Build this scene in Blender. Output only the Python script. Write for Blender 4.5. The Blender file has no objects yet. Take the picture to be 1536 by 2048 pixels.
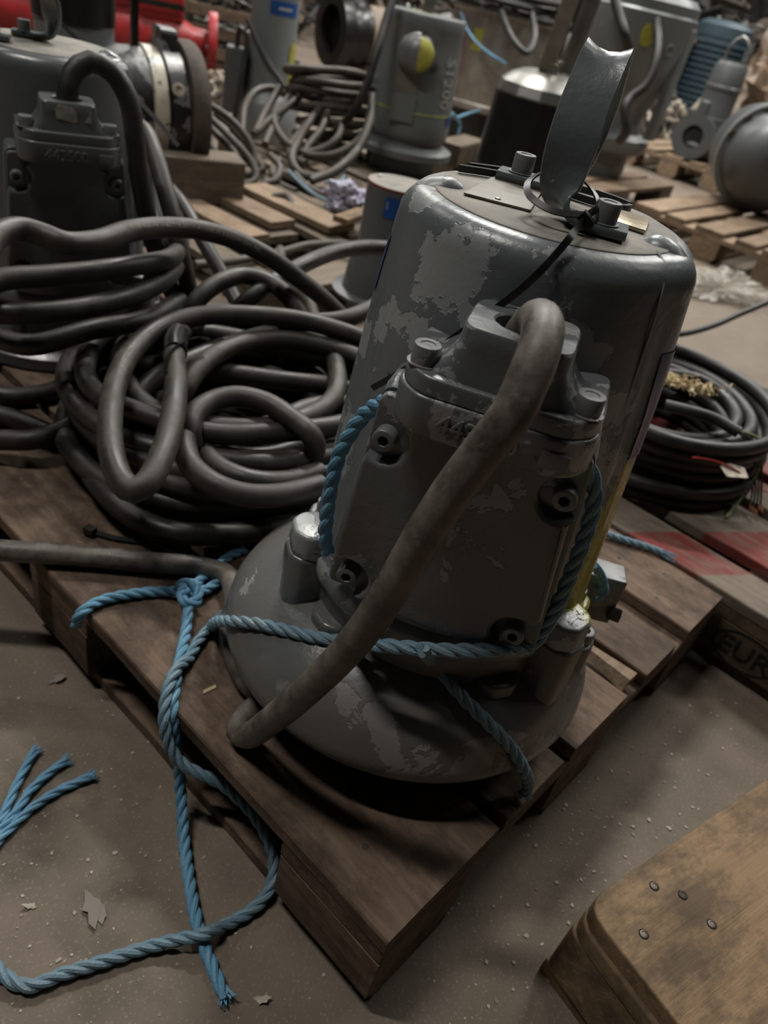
import bpy, math, random
from mathutils import Vector, Matrix, noise
R0 = random.Random(7)
PI = math.pi
# ------------------------------------------------------------------ camera
CR = Vector((0.67544834, -0.71255746, 0.1898194))      # camera right, up, back in world axes
CU = Vector((0.32050967, 0.51551443, 0.79468133))
CB = Vector((-0.66411075, -0.47592724, 0.57658493))
CP = Vector((-0.34182047, -0.12712082, 0.86162705))
FPX = 1529.864
cd = bpy.data.cameras.new('camera'); cam = bpy.data.objects.new('camera', cd)
bpy.context.scene.collection.objects.link(cam)
cam.matrix_world = Matrix(((CR.x, CU.x, CB.x, CP.x), (CR.y, CU.y, CB.y, CP.y), (CR.z, CU.z, CB.z, CP.z), (0, 0, 0, 1)))
cd.sensor_fit = 'HORIZONTAL'; cd.sensor_width = 36; cd.lens = 36 * FPX / 1536
cd.clip_start = .02; cd.clip_end = 60
cd.dof.use_dof = True; cd.dof.focus_distance = .66; cd.dof.aperture_fstop = 8.0
bpy.context.scene.camera = cam
# ------------------------------------------------------------------ world, lights, exposure
wd = bpy.data.worlds.new('hall_light'); bpy.context.scene.world = wd; wd.use_nodes = True
wd.node_tree.nodes['Background'].inputs[0].default_value = (1.0, .96, .92, 1)
wd.node_tree.nodes['Background'].inputs[1].default_value = .009
def area(name, loc, aim, sx, sy, power, col=(1, .97, .92)):
    l = bpy.data.lights.new(name, 'AREA'); l.shape = 'RECTANGLE'; l.size = sx; l.size_y = sy; l.energy = power; l.color = col
    o = bpy.data.objects.new(name, l); bpy.context.scene.collection.objects.link(o)
    o.location = loc; o.rotation_euler = (Vector(aim) - Vector(loc)).to_track_quat('-Z', 'Y').to_euler(); return o
for lx, ly, pw in ((3.1, 2.9, 220), (-1.0, 1.6, 88), (1.9, -.1, 10), (4.6, .4, 80), (5.2, 3.0, 80), (7.4, 1.2, 120), (7.8, 4.4, 80), (3.8, -1.8, 24), (.4, 5.2, 45), (4.6, 6.4, 90), (10.5, 3.0, 100), (6.0, 9.0, 120)):
    area('hall_lamp', (lx, ly, 4.6), (lx - .35, ly - .25, 0), 1.3, .16, pw)
vs = bpy.context.scene.view_settings
vs.view_transform = 'Standard'; vs.look = 'None'; vs.gamma = 1; vs.use_curve_mapping = False; vs.exposure = 0.0

# ------------------------------------------------------------------ helpers
COL = bpy.context.scene.collection
def W(px, py, z=0):                                    # point at height z seen at a pixel of the 1536x2048 frame
    r = CR * ((px - 768) / FPX) + CU * (-(py - 1024) / FPX) - CB
    return CP + r * ((z - CP.z) / r.z)
def WD(px, py, d): return CP + (CR * ((px - 768) / FPX) + CU * (-(py - 1024) / FPX) - CB) * d
def wd3(*q): return [WD(x, y, d) for x, y, d in q]
def ray(px, py): return CR * ((px - 768) / FPX) + CU * (-(py - 1024) / FPX) - CB
def tag(o, label=None, cat=None, group=None, kind=None):
    if label: o['label'] = label
    if cat: o['category'] = cat
    if group: o['group'] = group
    if kind: o['kind'] = kind
    return o
def thing(name, label, cat, loc=(0, 0, 0), rz=0, group=None, rot=None):
    o = bpy.data.objects.new(name, None); COL.objects.link(o); o.empty_display_size = .05
    o.location = loc; o.rotation_euler = rot or (0, 0, rz); return tag(o, label, cat, group)
def obj(name, vf, mat, parent=None, smooth=True, bevel=0, sharp=38, loc=None, rot=None, sub=0):
    me = vf if isinstance(vf, bpy.types.Mesh) else None
    if me is None:
        me = bpy.data.meshes.new(name); me.from_pydata([tuple(v) for v in vf[0]], [], vf[1]); me.validate()
        if smooth:
            me.shade_smooth(); me.set_sharp_from_angle(angle=math.radians(sharp))
        me.materials.append(mat)
    o = bpy.data.objects.new(name, me); COL.objects.link(o)
    if parent: o.parent = parent
    if loc is not None: o.location = loc
    if rot is not None: o.rotation_euler = rot
    if bevel:
        m = o.modifiers.new('bevel', 'BEVEL'); m.width = bevel; m.segments = 3; m.limit_method = 'ANGLE'; m.angle_limit = math.radians(40); m.harden_normals = False
    if sub:
        m = o.modifiers.new('sub', 'SUBSURF'); m.levels = sub; m.render_levels = sub
    return o
def join(*parts):
    V, F = [], []
    for v, f in parts:
        n = len(V); V += list(v); F += [tuple(i + n for i in q) for q in f]
    return V, F
def rings(rs, cap0=True, cap1=True, loop=False):
    n = len(rs[0]); V = [Vector(p) for r in rs for p in r]; F = []
    m = len(rs)
    for i in range(m - 1 + (1 if loop else 0)):
        a = i * n; b = ((i + 1) % m) * n
        for j in range(n): F.append((a + j, a + (j + 1) % n, b + (j + 1) % n, b + j))
    if not loop:
        if cap0: F.append(tuple(range(n - 1, -1, -1)))
        if cap1: F.append(tuple((m - 1) * n + j for j in range(n)))
    return V, F
def lathe(prof, n=64, c=(0, 0), f=None, cap0=True, cap1=True):   # prof [(r,z)], f(a,r,z)->r
    rs = []
    for r, z in prof:
        ring = []
        for j in range(n):
            a = 2 * PI * j / n; q = f(a, r, z) if f else r
            ring.append((c[0] + q * math.cos(a), c[1] + q * math.sin(a), z))
        rs.append(ring)
    return rings(rs, cap0, cap1)
def xf(vf, M): return [M @ Vector(v) for v in vf[0]], vf[1]
def T(x=0, y=0, z=0): return Matrix.Translation((x, y, z))
def RX(a): return Matrix.Rotation(math.radians(a), 4, 'X')
def RY(a): return Matrix.Rotation(math.radians(a), 4, 'Y')
def RZ(a): return Matrix.Rotation(math.radians(a), 4, 'Z')
def box(x0, x1, y0, y1, z0, z1):
    V = [(x, y, z) for z in (z0, z1) for y in (y0, y1) for x in (x0, x1)]
    return V, [(0, 2, 3, 1), (4, 5, 7, 6), (0, 1, 5, 4), (2, 6, 7, 3), (0, 4, 6, 2), (1, 3, 7, 5)]
def inset(poly, d):
    n = len(poly); out = []
    for i in range(n):
        p = Vector(poly[i]).to_2d(); a = Vector(poly[i - 1]).to_2d(); b = Vector(poly[(i + 1) % n]).to_2d()
        e1 = (p - a).normalized(); e2 = (b - p).normalized()
        n1 = Vector((-e1.y, e1.x)); n2 = Vector((-e2.y, e2.x)); m = (n1 + n2)
        if m.length < 1e-6: m = n1
        m.normalize(); k = d / max(.5, m.dot(n1)); out.append(tuple(p + m * k))
    return out
def area2(poly): return sum(poly[i - 1][0] * poly[i][1] - poly[i][0] * poly[i - 1][1] for i in range(len(poly)))
def prism(poly, z0, z1, bev=0, bev0=0, steps=3):       # CCW polygon in XY extruded along Z with rounded rims
    if area2(poly) < 0: poly = poly[::-1]
    R = []
    if bev0:
        for k in range(steps + 1):
            t = PI / 2 * k / steps; R.append([(x, y, z0 + bev0 * (1 - math.sin(t))) for x, y in inset(poly, bev0 * (1 - math.cos(PI / 2 - t)) if False else bev0 * (1 - math.sin(t)) * 1.0)][:] if False else [(x, y, z0 + bev0 * (1 - math.cos(t))) for x, y in inset(poly, bev0 * (1 - math.sin(t)))])
    else: R.append([(x, y, z0) for x, y in poly])
    if bev:
        for k in range(steps + 1):
            t = PI / 2 * k / steps; R.append([(x, y, z1 - bev * (1 - math.sin(t))) for x, y in inset(poly, bev * (1 - math.cos(t)))])
    else: R.append([(x, y, z1) for x, y in poly])
    return rings(R)
def rrect(x0, x1, y0, y1, r, n=5):
    P = []
    for cx, cy, a0 in ((x1 - r, y1 - r, 0), (x0 + r, y1 - r, 90), (x0 + r, y0 + r, 180), (x1 - r, y0 + r, 270)):
        for k in range(n + 1):
            a = math.radians(a0 + 90 * k / n); P.append((cx + r * math.cos(a), cy + r * math.sin(a)))
    return P
def rpoly(pts, r, n=4):                                # rounded polygon
    P = []; m = len(pts)
    for i in range(m):
        p = Vector(pts[i]); a = Vector(pts[i - 1]); b = Vector(pts[(i + 1) % m])
        rr = r[i] if isinstance(r, (list, tuple)) else r
        d1 = (a - p).normalized(); d2 = (b - p).normalized(); rr = min(rr, (a - p).length * .48, (b - p).length * .48)
        s = p + d1 * rr; e = p + d2 * rr
        for k in range(n + 1):
            t = k / n; P.append(tuple((1 - t) ** 2 * s + 2 * t * (1 - t) * p + t * t * e))
    return P
def spline(pts, step=.012, closed=False):
    P = [Vector(p) for p in pts]; n = len(P); out = []
    if closed: G = lambda i: P[i % n]
    else:
        a = P[0] * 2 - P[1]; b = P[-1] * 2 - P[-2]
        G = lambda i: a if i < 0 else (b if i >= n else P[i])
    for i in range(n if closed else n - 1):
        p0, p1, p2, p3 = G(i - 1), G(i), G(i + 1), G(i + 2)
        t0 = 0.; t1 = max((p1 - p0).length, 1e-6) ** .5; t2 = t1 + max((p2 - p1).length, 1e-6) ** .5; t3 = t2 + max((p3 - p2).length, 1e-6) ** .5
        m = max(2, int((p2 - p1).length / step))
        for k in range(m):
            t = t1 + (t2 - t1) * k / m
            A1 = p0 * ((t1 - t) / (t1 - t0)) + p1 * ((t - t0) / (t1 - t0)); A2 = p1 * ((t2 - t) / (t2 - t1)) + p2 * ((t - t1) / (t2 - t1)); A3 = p2 * ((t3 - t) / (t3 - t2)) + p3 * ((t - t2) / (t3 - t2))
            B1 = A1 * ((t2 - t) / (t2 - t0)) + A2 * ((t - t0) / (t2 - t0)); B2 = A2 * ((t3 - t) / (t3 - t1)) + A3 * ((t - t1) / (t3 - t1))
            out.append(B1 * ((t2 - t) / (t2 - t1)) + B2 * ((t - t1) / (t2 - t1)))
    if not closed: out.append(P[-1].copy())
    return out
def frames(P, closed=False):
    n = len(P); Ts = []
    for i in range(n):
        a = P[i - 1] if (i > 0 or closed) else P[0]; b = P[(i + 1) % n] if (i < n - 1 or closed) else P[-1]
        t = b - a; Ts.append(t.normalized() if t.length > 1e-9 else Vector((1, 0, 0)))
    N = Ts[0].orthogonal().normalized(); out = []
    for i in range(n):
        if i:
            N = N - Ts[i] * N.dot(Ts[i]); N.normalize()
        out.append((Ts[i], N.copy(), Ts[i].cross(N)))
    return out
def tube(path, r, n=12, rf=None, caps=True, closed=False):
    Fm = frames(path, closed); R = []
    for i, p in enumerate(path):
        q = rf(i, len(path)) * r if rf else r; t, N, B = Fm[i]
        R.append([p + (N * math.cos(2 * PI * j / n) + B * math.sin(2 * PI * j / n)) * q for j in range(n)])
    return rings(R, caps, caps, loop=closed)
def tubes(pts, r, step=.012, n=12, **k): return tube(spline(pts, step), r, n, **k)
def ropemesh(path, r, pitch=None, flare=0):
    # three laid strands
    pitch = pitch or r * 7.5; Fm = frames(path); L = [0.]
    for i in range(1, len(path)): L.append(L[-1] + (path[i] - path[i - 1]).length)
    parts = []
    for s in range(3):
        pp = []
        for i, p in enumerate(path):
            a = 2 * PI * (L[i] / pitch + s / 3.); t, N, B = Fm[i]
            k = .5 * r
            if flare and L[-1] - L[i] < flare: k *= 1 + 1.4 * (1 - (L[-1] - L[i]) / flare) ** 2
            pp.append(p + (N * math.cos(a) + B * math.sin(a)) * k)
        parts.append(tube(pp, r * .56, 8))
    return join(*parts)
def frayed(p, d, r, n=26, L=.03, seed=1):
    rr = random.Random(seed); parts = []; d = Vector(d).normalized(); o = d.orthogonal().normalized(); b = d.cross(o)
    for i in range(n):
        a = rr.uniform(0, 2 * PI); q = rr.uniform(0, 1) ** .5 * r * .8; s = rr.uniform(.2, 1.1)
        base = p + (o * math.cos(a) + b * math.sin(a)) * q - d * .006; tip = base + d * L * rr.uniform(.5, 1.1) + (o * math.cos(a) + b * math.sin(a)) * r * s + Vector((0, 0, -.002))
        parts.append(tube([base, (base + tip) / 2 + (o * rr.uniform(-1, 1) + b * rr.uniform(-1, 1)) * .0015, tip], r * .12, 4))
    return join(*parts)
def rope(name, pts, r, label, cat='rope', group=None, mat=None, fray=0, fray0=0, seed=1, extra=None, pitch=None):
    path = spline(pts, .0028); o0 = path[0].copy(); P = [p - o0 for p in path]
    parts = [ropemesh(P, r, pitch)]
    if fray: parts.append(frayed(P[-1], P[-1] - P[-4], r, L=fray, seed=seed))
    if fray0: parts.append(frayed(P[0], P[0] - P[3], r, L=fray0, seed=seed + 5))
    if extra:
        for e in extra: parts.append(ropemesh([q - o0 for q in spline(e, .0028)], r, pitch))
    o = obj(name, join(*parts), mat or M['rope'], loc=o0); return tag(o, label, cat, group)
def socket_bolt(r=.0085, h=.009, hexr=.0042, n=24):
    hx = lambda a: hexr * math.cos(PI / 6) / math.cos((a % (PI / 3)) - PI / 6)
    A = [2 * PI * j / n for j in range(n)]
    ring = lambda f, z: [(f(a) * math.cos(a), f(a) * math.sin(a), z) for a in A]
    c = lambda q: (lambda a: q)
    return rings([ring(c(r), 0), ring(c(r), h - .0012), ring(c(r * .95), h - .0003), ring(c(r * .88), h), ring(lambda a: hx(a) * 1.12, h), ring(hx, h - .0008), ring(hx, h * .35)])
def round_bolt(r=.009, h=.012, n=24):
    return lathe([(r * 1.25, 0), (r * 1.25, .0008), (r, .001), (r, h - .001), (r * .94, h), (r * .55, h), (r * .5, h - .0008)], n)
def hexnut(r, h): 
    return prism([(r * math.cos(PI / 3 * k), r * math.sin(PI / 3 * k)) for k in range(6)], 0, h, r * .08)
def text_mesh(s, size, depth=0.0, align='CENTER'):
    c = bpy.data.curves.new('writing', 'FONT'); c.body = s; c.size = size; c.extrude = depth; c.align_x = align; c.align_y = 'CENTER'; c.resolution_u = 2
    if depth: c.bevel_depth = depth * .35; c.bevel_resolution = 1
    o = bpy.data.objects.new('tmp', c); COL.objects.link(o)
    dg = bpy.context.evaluated_depsgraph_get(); me = bpy.data.meshes.new_from_object(o.evaluated_get(dg))
    V = [v.co.copy() for v in me.vertices]; F = [tuple(p.vertices) for p in me.polygons]
    bpy.data.objects.remove(o); bpy.data.curves.remove(c); bpy.data.meshes.remove(me); return V, F
def wrap_text(s, size, path, s0, r, toward, flip=False):  # print along a cable, on the side facing 'toward'
    V, F = text_mesh(s, size, 0, 'LEFT'); Fm = frames(path); L = [0.]
    for i in range(1, len(path)): L.append(L[-1] + (path[i] - path[i - 1]).length)
    out = []
    for v in V:
        x = (L[-1] - s0 - v.x) if flip else (s0 + v.x)
        x = min(max(x, 0), L[-1] - 1e-5); i = 0
        lo, hi = 0, len(L) - 1
        while hi - lo > 1:
            m = (lo + hi) // 2
            if L[m] <= x: lo = m
            else: hi = m
        i = lo; t = (x - L[i]) / max(1e-9, L[i + 1] - L[i]); p = path[i].lerp(path[i + 1], t); tt = (path[i + 1] - path[i]).normalized()
        nn = (toward - p); nn = (nn - tt * nn.dot(tt)).normalized(); bb = nn.cross(tt if not flip else -tt)
        a = v.y / r; out.append(p + (nn * math.cos(a) + bb * math.sin(a)) * (r + .0009))
    return out, F

# ------------------------------------------------------------------ materials
def newmat(name):
    m = bpy.data.materials.new(name); m.use_nodes = True; nt = m.node_tree; b = nt.nodes['Principled BSDF']; return m, nt, b
def N(nt, t, **k):
    n = nt.nodes.new(t)
    for a, v in k.items():
        if a.startswith('i_'): n.inputs[a[2:].replace('_', ' ')].default_value = v
        else: setattr(n, a, v)
    return n
def mixc(nt, fac, a, b):
    n = nt.nodes.new('ShaderNodeMix'); n.data_type = 'RGBA'
    for s, v in ((n.inputs['Factor'], fac), (n.inputs[6], a), (n.inputs[7], b)):
        if hasattr(v, 'is_linked') or isinstance(v, bpy.types.NodeSocket): nt.links.new(v, s)
        else: s.default_value = v if not isinstance(v, tuple) or len(v) == 4 else (*v, 1)
    return n.outputs[2]
def noisef(nt, co, scale, detail=4, rough=.6, lo=.4, hi=.6, dist=0):
    n = N(nt, 'ShaderNodeTexNoise'); n.inputs['Scale'].default_value = scale; n.inputs['Detail'].default_value = detail; n.inputs['Roughness'].default_value = rough; n.inputs['Distortion'].default_value = dist
    nt.links.new(co, n.inputs['Vector']); r = N(nt, 'ShaderNodeMapRange'); r.inputs[1].default_value = lo; r.inputs[2].default_value = hi
    nt.links.new(n.outputs['Fac'], r.inputs[0]); return r.outputs[0]
def math1(nt, op, a, b):
    n = N(nt, 'ShaderNodeMath', operation=op); n.use_clamp = False
    for s, v in ((n.inputs[0], a), (n.inputs[1], b)):
        if isinstance(v, bpy.types.NodeSocket): nt.links.new(v, s)
        else: s.default_value = v
    return n.outputs[0]
def coords(nt, scale=(1, 1, 1), off=(0, 0, 0), rnd=False, kind='Object'):
    t = N(nt, 'ShaderNodeTexCoord'); m = N(nt, 'ShaderNodeMapping'); m.inputs['Scale'].default_value = scale; m.inputs['Location'].default_value = off
    nt.links.new(t.outputs[kind], m.inputs['Vector'])
    if rnd:
        oi = N(nt, 'ShaderNodeObjectInfo'); c = N(nt, 'ShaderNodeCombineXYZ'); k = math1(nt, 'MULTIPLY', oi.outputs['Random'], 37.)
        for i in range(3): nt.links.new(k, c.inputs[i])
        nt.links.new(c.outputs[0], m.inputs['Location'])
    return m.outputs[0]
def bump(nt, b, h, s=.3, d=.002):
    n = N(nt, 'ShaderNodeBump'); n.inputs['Strength'].default_value = s; n.inputs['Distance'].default_value = d
    nt.links.new(h, n.inputs['Height']); nt.links.new(n.outputs[0], b.inputs['Normal'])
def paint(name, base, under, chip=.6, rough=.34, rust=.70, dirt=(.075, .06, .045), dirtamt=.5, off=0, scale=13, yellow=None):
    m, nt, b = newmat(name); co = coords(nt, off=(off, off * .7, off * .3))
    f1 = noisef(nt, co, scale, 8, .62, chip, chip + .012, .3)
    c = mixc(nt, f1, base, under)
    big = noisef(nt, co, 5, 5, .6, .35, .7); c = mixc(nt, math1(nt, 'MULTIPLY', big, dirtamt * .45), c, dirt)
    sp = noisef(nt, co, 38, 4, .6, .68, .74); c = mixc(nt, math1(nt, 'MULTIPLY', sp, .55), c, under)
    rs = noisef(nt, co, 21, 5, .6, rust, rust + .02); c = mixc(nt, rs, c, (.07, .028, .014))
    if yellow:
        t = N(nt, 'ShaderNodeTexCoord'); s = N(nt, 'ShaderNodeSeparateXYZ'); nt.links.new(t.outputs['Object'], s.inputs[0])
        x0, zc, zh, y0, y1 = yellow
        a = N(nt, 'ShaderNodeMapRange'); a.inputs[1].default_value = x0; a.inputs[2].default_value = x0 + .012; nt.links.new(s.outputs[0], a.inputs[0])
        z = N(nt, 'ShaderNodeMapRange'); z.inputs[1].default_value = zc + zh; z.inputs[2].default_value = zc - zh * .3; nt.links.new(s.outputs[2], z.inputs[0])
        y = N(nt, 'ShaderNodeMapRange'); y.inputs[1].default_value = y1; y.inputs[2].default_value = y0; nt.links.new(s.outputs[1], y.inputs[0])
        q = math1(nt, 'MULTIPLY', math1(nt, 'MULTIPLY', a.outputs[0], z.outputs[0]), y.outputs[0])
        nz = noisef(nt, coords(nt, (1, 1, .3)), 45, 6, .75, .25, .75); q2 = math1(nt, 'ADD', q, math1(nt, 'MULTIPLY', math1(nt, 'SUBTRACT', nz, .55), 1.1))
        st = N(nt, 'ShaderNodeMapRange'); st.inputs[1].default_value = .38; st.inputs[2].default_value = .62; nt.links.new(q2, st.inputs[0])
        k = math1(nt, 'MULTIPLY', st.outputs[0], math1(nt, 'MINIMUM', math1(nt, 'MULTIPLY', q, 6.), 1.))
        c = mixc(nt, k, c, (.40, .37, .07))
    nt.links.new(c, b.inputs['Base Color'])
    rr = N(nt, 'ShaderNodeMapRange'); rr.inputs[3].default_value = rough - .12; rr.inputs[4].default_value = rough + .12; nt.links.new(big, rr.inputs[0]); nt.links.new(rr.outputs[0], b.inputs['Roughness'])
    fine = noisef(nt, co, 160, 3, .6, .2, .8)
    h = math1(nt, 'SUBTRACT', math1(nt, 'MULTIPLY', fine, .16), math1(nt, 'MULTIPLY', math1(nt, 'ADD', f1, rs), .5)); wave = noisef(nt, co, 30, 3, .5, 0, 1); h = math1(nt, 'ADD', h, math1(nt, 'MULTIPLY', wave, .6))
    bump(nt, b, h, .75, .0016); b.inputs['Specular IOR Level'].default_value = .6
    return m
def simple(name, col, rough=.5, metal=0, var=.35, scale=20, bmp=.15, spec=.5, col2=None, trans=0):
    m, nt, b = newmat(name); co = coords(nt)
    f = noisef(nt, co, scale, 5, .6, .3, .7); c2 = col2 or tuple(v * (1 - var) for v in col)
    nt.links.new(mixc(nt, f, col, c2), b.inputs['Base Color']); b.inputs['Roughness'].default_value = rough; b.inputs['Metallic'].default_value = metal; b.inputs['Specular IOR Level'].default_value = spec
    if bmp: bump(nt, b, noisef(nt, co, scale * 4, 4, .6, .2, .8), bmp, .001)
    if trans: b.inputs['Transmission Weight'].default_value = trans
    return m
def wood(name, c1, c2, c3, stripe=None, rough=.75, stain=.5):
    m, nt, b = newmat(name); co = coords(nt, (2.2, 34, 34), rnd=True); g = noisef(nt, co, 1.6, 7, .65, .3, .72, .6)
    co2 = coords(nt, (1, 1.6, 1.6), rnd=True); k = noisef(nt, co2, 7, 8, .72, .46, .60); blot = noisef(nt, co2, 22, 6, .75, .50, .62)
    c = mixc(nt, g, c1, c2); c = mixc(nt, math1(nt, 'MULTIPLY', k, stain), c, c3); c = mixc(nt, math1(nt, 'MULTIPLY', blot, stain * .6), c, c3)
    oi = N(nt, 'ShaderNodeObjectInfo'); v = N(nt, 'ShaderNodeMapRange'); v.inputs[3].default_value = .75; v.inputs[4].default_value = 1.22; nt.links.new(oi.outputs['Random'], v.inputs[0])
    hs = N(nt, 'ShaderNodeHueSaturation'); nt.links.new(v.outputs[0], hs.inputs['Value']); nt.links.new(c, hs.inputs['Color']); c = hs.outputs[0]
    if stripe:
        t = N(nt, 'ShaderNodeNewGeometry'); s = N(nt, 'ShaderNodeSeparateXYZ'); nt.links.new(t.outputs['Position'], s.inputs[0])
        ph = math1(nt, 'ADD', math1(nt, 'MULTIPLY', s.outputs[0], stripe[0]), math1(nt, 'MULTIPLY', s.outputs[1], stripe[1])); w = math1(nt, 'SINE', ph, 0)
        mr = N(nt, 'ShaderNodeMapRange'); mr.inputs[1].default_value = .0; mr.inputs[2].default_value = .12; nt.links.new(w, mr.inputs[0])
        wear = noisef(nt, coords(nt, (1, 5, 5), rnd=True), 12, 6, .7, .3, .55)
        c = mixc(nt, math1(nt, 'MULTIPLY', mr.outputs[0], math1(nt, 'MULTIPLY', wear, .9)), c, (.20, .028, .024))
    nt.links.new(c, b.inputs['Base Color']); b.inputs['Roughness'].default_value = rough; b.inputs['Specular IOR Level'].default_value = .3
    bump(nt, b, math1(nt, 'ADD', g, math1(nt, 'MULTIPLY', noisef(nt, co, 6, 4, .7, .2, .8), .4)), .5, .0016); return m
def rubber(name, c1, c2, rough=.5, s=16):
    m, nt, b = newmat(name); co = coords(nt, kind='Object'); f = noisef(nt, co, s, 6, .65, .38, .72); f2 = noisef(nt, co, s * 6, 4, .7, .6, .75)
    c = mixc(nt, f, c1, c2); c = mixc(nt, math1(nt, 'MULTIPLY', f2, .35), c, tuple(min(1, v * 2.2) for v in c2)); nt.links.new(c, b.inputs['Base Color'])
    r = N(nt, 'ShaderNodeMapRange'); r.inputs[3].default_value = rough - .1; r.inputs[4].default_value = rough + .18; nt.links.new(f, r.inputs[0]); nt.links.new(r.outputs[0], b.inputs['Roughness'])
    bump(nt, b, noisef(nt, co, 70, 5, .7, .2, .8), .22, .0012); return m
M = {}
GREY = (.120, .136, .144); UND = (.27, .285, .285)
M['paint'] = paint('chipped_grey_paint', GREY, UND, chip=.53, off=1.3, scale=11, rust=.70, dirtamt=.25, yellow=(.098, .36, .08, -.065, -.092))
M['paint_box'] = paint('chipped_grey_paint_cover', (.112, .122, .127), (.24, .25, .25), chip=.56, off=4.1, scale=15, rust=.715, dirtamt=.3)
M['paint_boss'] = paint('flaking_flange_paint', (.110, .120, .125), (.27, .275, .27), chip=.535, off=6.6, scale=32, rust=.66, dirtamt=.3)
M['paint_base'] = paint('dirty_grey_paint', (.115, .12, .118), (.235, .235, .225), chip=.585, off=7.7, scale=9, rust=.715, dirt=(.085, .06, .04), dirtamt=1.2)
M['paint_clean'] = paint('smooth_grey_paint', (.105, .113, .116), (.15, .15, .148), chip=.70, off=2.2, rust=.78, dirtamt=.5)
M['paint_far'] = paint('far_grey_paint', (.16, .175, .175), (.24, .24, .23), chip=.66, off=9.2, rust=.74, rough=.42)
M['paint_dark'] = paint('dark_grey_paint', (.07, .077, .08), (.14, .14, .14), chip=.68, off=5.2, rust=.76, rough=.45)
M['handle'] = paint('handle_paint', (.115, .135, .142), (.25, .24, .19), chip=.66, off=3.2, rust=.77, rough=.3, scale=22, dirtamt=.25)
M['dust'] = simple('dusty_paint', (.27, .245, .205), .72, 0, scale=26, col2=(.15, .145, .13), bmp=.3)
M['plate'] = simple('dull_name_plate', (.22, .20, .165), .5, .2, scale=30, col2=(.14, .13, .11))
M['plate_shiny'] = simple('shiny_name_plate', (.55, .48, .34), .28, .8, scale=18, col2=(.35, .30, .2), bmp=.5)
M['bolt'] = paint('bolt_grey', (.15, .155, .155), (.24, .235, .22), chip=.6, off=6, rust=.74, rough=.38, scale=40)
M['black'] = simple('black_plastic', (.008, .008, .008), .32, scale=40, bmp=.05)
M['blackpaint'] = simple('black_paint', (.006, .006, .006), .3, scale=14, col2=(.012, .011, .01), bmp=.1)
M['dark'] = simple('hole_shade_and_ink', (.004, .004, .004), .9, bmp=0)  # near black: shade inside openings put into the colour, also stamp ink
M['rubber'] = rubber('dusty_rubber', (.013, .0115, .010), (.036, .030, .024), .5)
M['rubber_mid'] = rubber('worn_rubber', (.019, .017, .0145), (.055, .045, .035), .52)
M['rubber_far'] = rubber('grey_brown_rubber', (.040, .034, .027), (.085, .070, .054), .6)
M['rubber_dirty'] = rubber('dirty_rubber', (.045, .039, .033), (.20, .175, .145), .5, 26)
M['rubber_black'] = rubber('black_rubber', (.014, .014, .013), (.035, .033, .03), .5)
M['print'] = simple('cable_print', (.34, .31, .27), .6, scale=60, col2=(.14, .125, .105), bmp=0)
M['white'] = simple('white_marker', (.55, .54, .5), .6, scale=60, col2=(.32, .31, .29), bmp=0)
M['blue'] = simple('blue_label', (.012, .085, .32), .4, scale=30, col2=(.01, .06, .22), bmp=0)
M['blue_dark'] = simple('dark_blue_label', (.012, .028, .16), .35, scale=60, col2=(.02, .03, .09), bmp=.1)
M['yellow'] = simple('yellow_spray', (.42, .40, .05), .6, scale=50, col2=(.26, .25, .05), bmp=.1)
M['red'] = simple('red_cast_paint', (.36, .018, .022), .42, scale=12, col2=(.2, .012, .014))
M['steel'] = simple('brushed_steel', (.46, .43, .38), .34, .7, scale=9, col2=(.22, .19, .16), bmp=.1)
M['steel_dull'] = simple('dull_steel', (.30, .30, .28), .4, .8, scale=14, col2=(.16, .15, .14))
M['tan'] = simple('tan_pipe', (.26, .21, .155), .6, scale=6, col2=(.15, .12, .09))
M['card'] = simple('cardboard', (.30, .19, .10), .8, scale=8, col2=(.22, .14, .07))
M['brown'] = simple('rusty_scrap', (.085, .062, .046), .8, scale=14, col2=(.03, .023, .02), bmp=.5)
M['sheet'] = simple('brown_plastic_sheet', (.26, .19, .13), .45, scale=8, col2=(.12, .08, .055), bmp=.3)
M['motorblue'] = simple('blue_grey_motor', (.05, .085, .11), .5, scale=10)
M['wall'] = simple('hall_wall', (.07, .062, .055), .9, scale=1.2, col2=(.035, .03, .027))
M['flake'] = simple('pale_debris', (.55, .49, .40), .8, scale=90, col2=(.2, .17, .13), bmp=0)
M['shaving'] = simple('cream_packing', (.62, .50, .30), .8, scale=40, col2=(.42, .33, .19))
M['rag'] = simple('lilac_rag', (.48, .47, .58), .85, scale=50, col2=(.22, .21, .29))
M['copper'] = simple('copper_strand', (.5, .2, .11), .4, .6, bmp=0)
M['orange'] = simple('orange_sleeve', (.6, .26, .06), .5, bmp=0)
M['greenwire'] = simple('green_yellow_wire', (.28, .33, .16), .5, scale=60, bmp=0)
M['nail'] = simple('worn_nail_head', (.20, .17, .14), .5, .5, scale=200, col2=(.09, .07, .055))
M['cream'] = simple('cream_primer', (.50, .45, .35), .5, scale=14, col2=(.30, .27, .2))
M['seam'] = simple('paint_seam', (.23, .235, .225), .3, bmp=.1)
def patchy(name, a, b_, th, sc, off=0, rough=.35):
    m, nt, b = newmat(name); co = coords(nt, off=(off, off, off)); f = noisef(nt, co, sc, 7, .6, th, th + .02, .4)
    nt.links.new(mixc(nt, f, a, b_), b.inputs['Base Color']); b.inputs['Roughness'].default_value = rough; bump(nt, b, noisef(nt, co, sc * 6, 4, .6, .2, .8), .3, .002); return m
M['patchy'] = patchy('black_over_grey_paint', (.012, .012, .012), (.15, .155, .155), .5, 9)
M['patchy_cream'] = patchy('cream_band_paint', (.44, .40, .32), (.05, .05, .048), .56, 14, 3)
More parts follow.
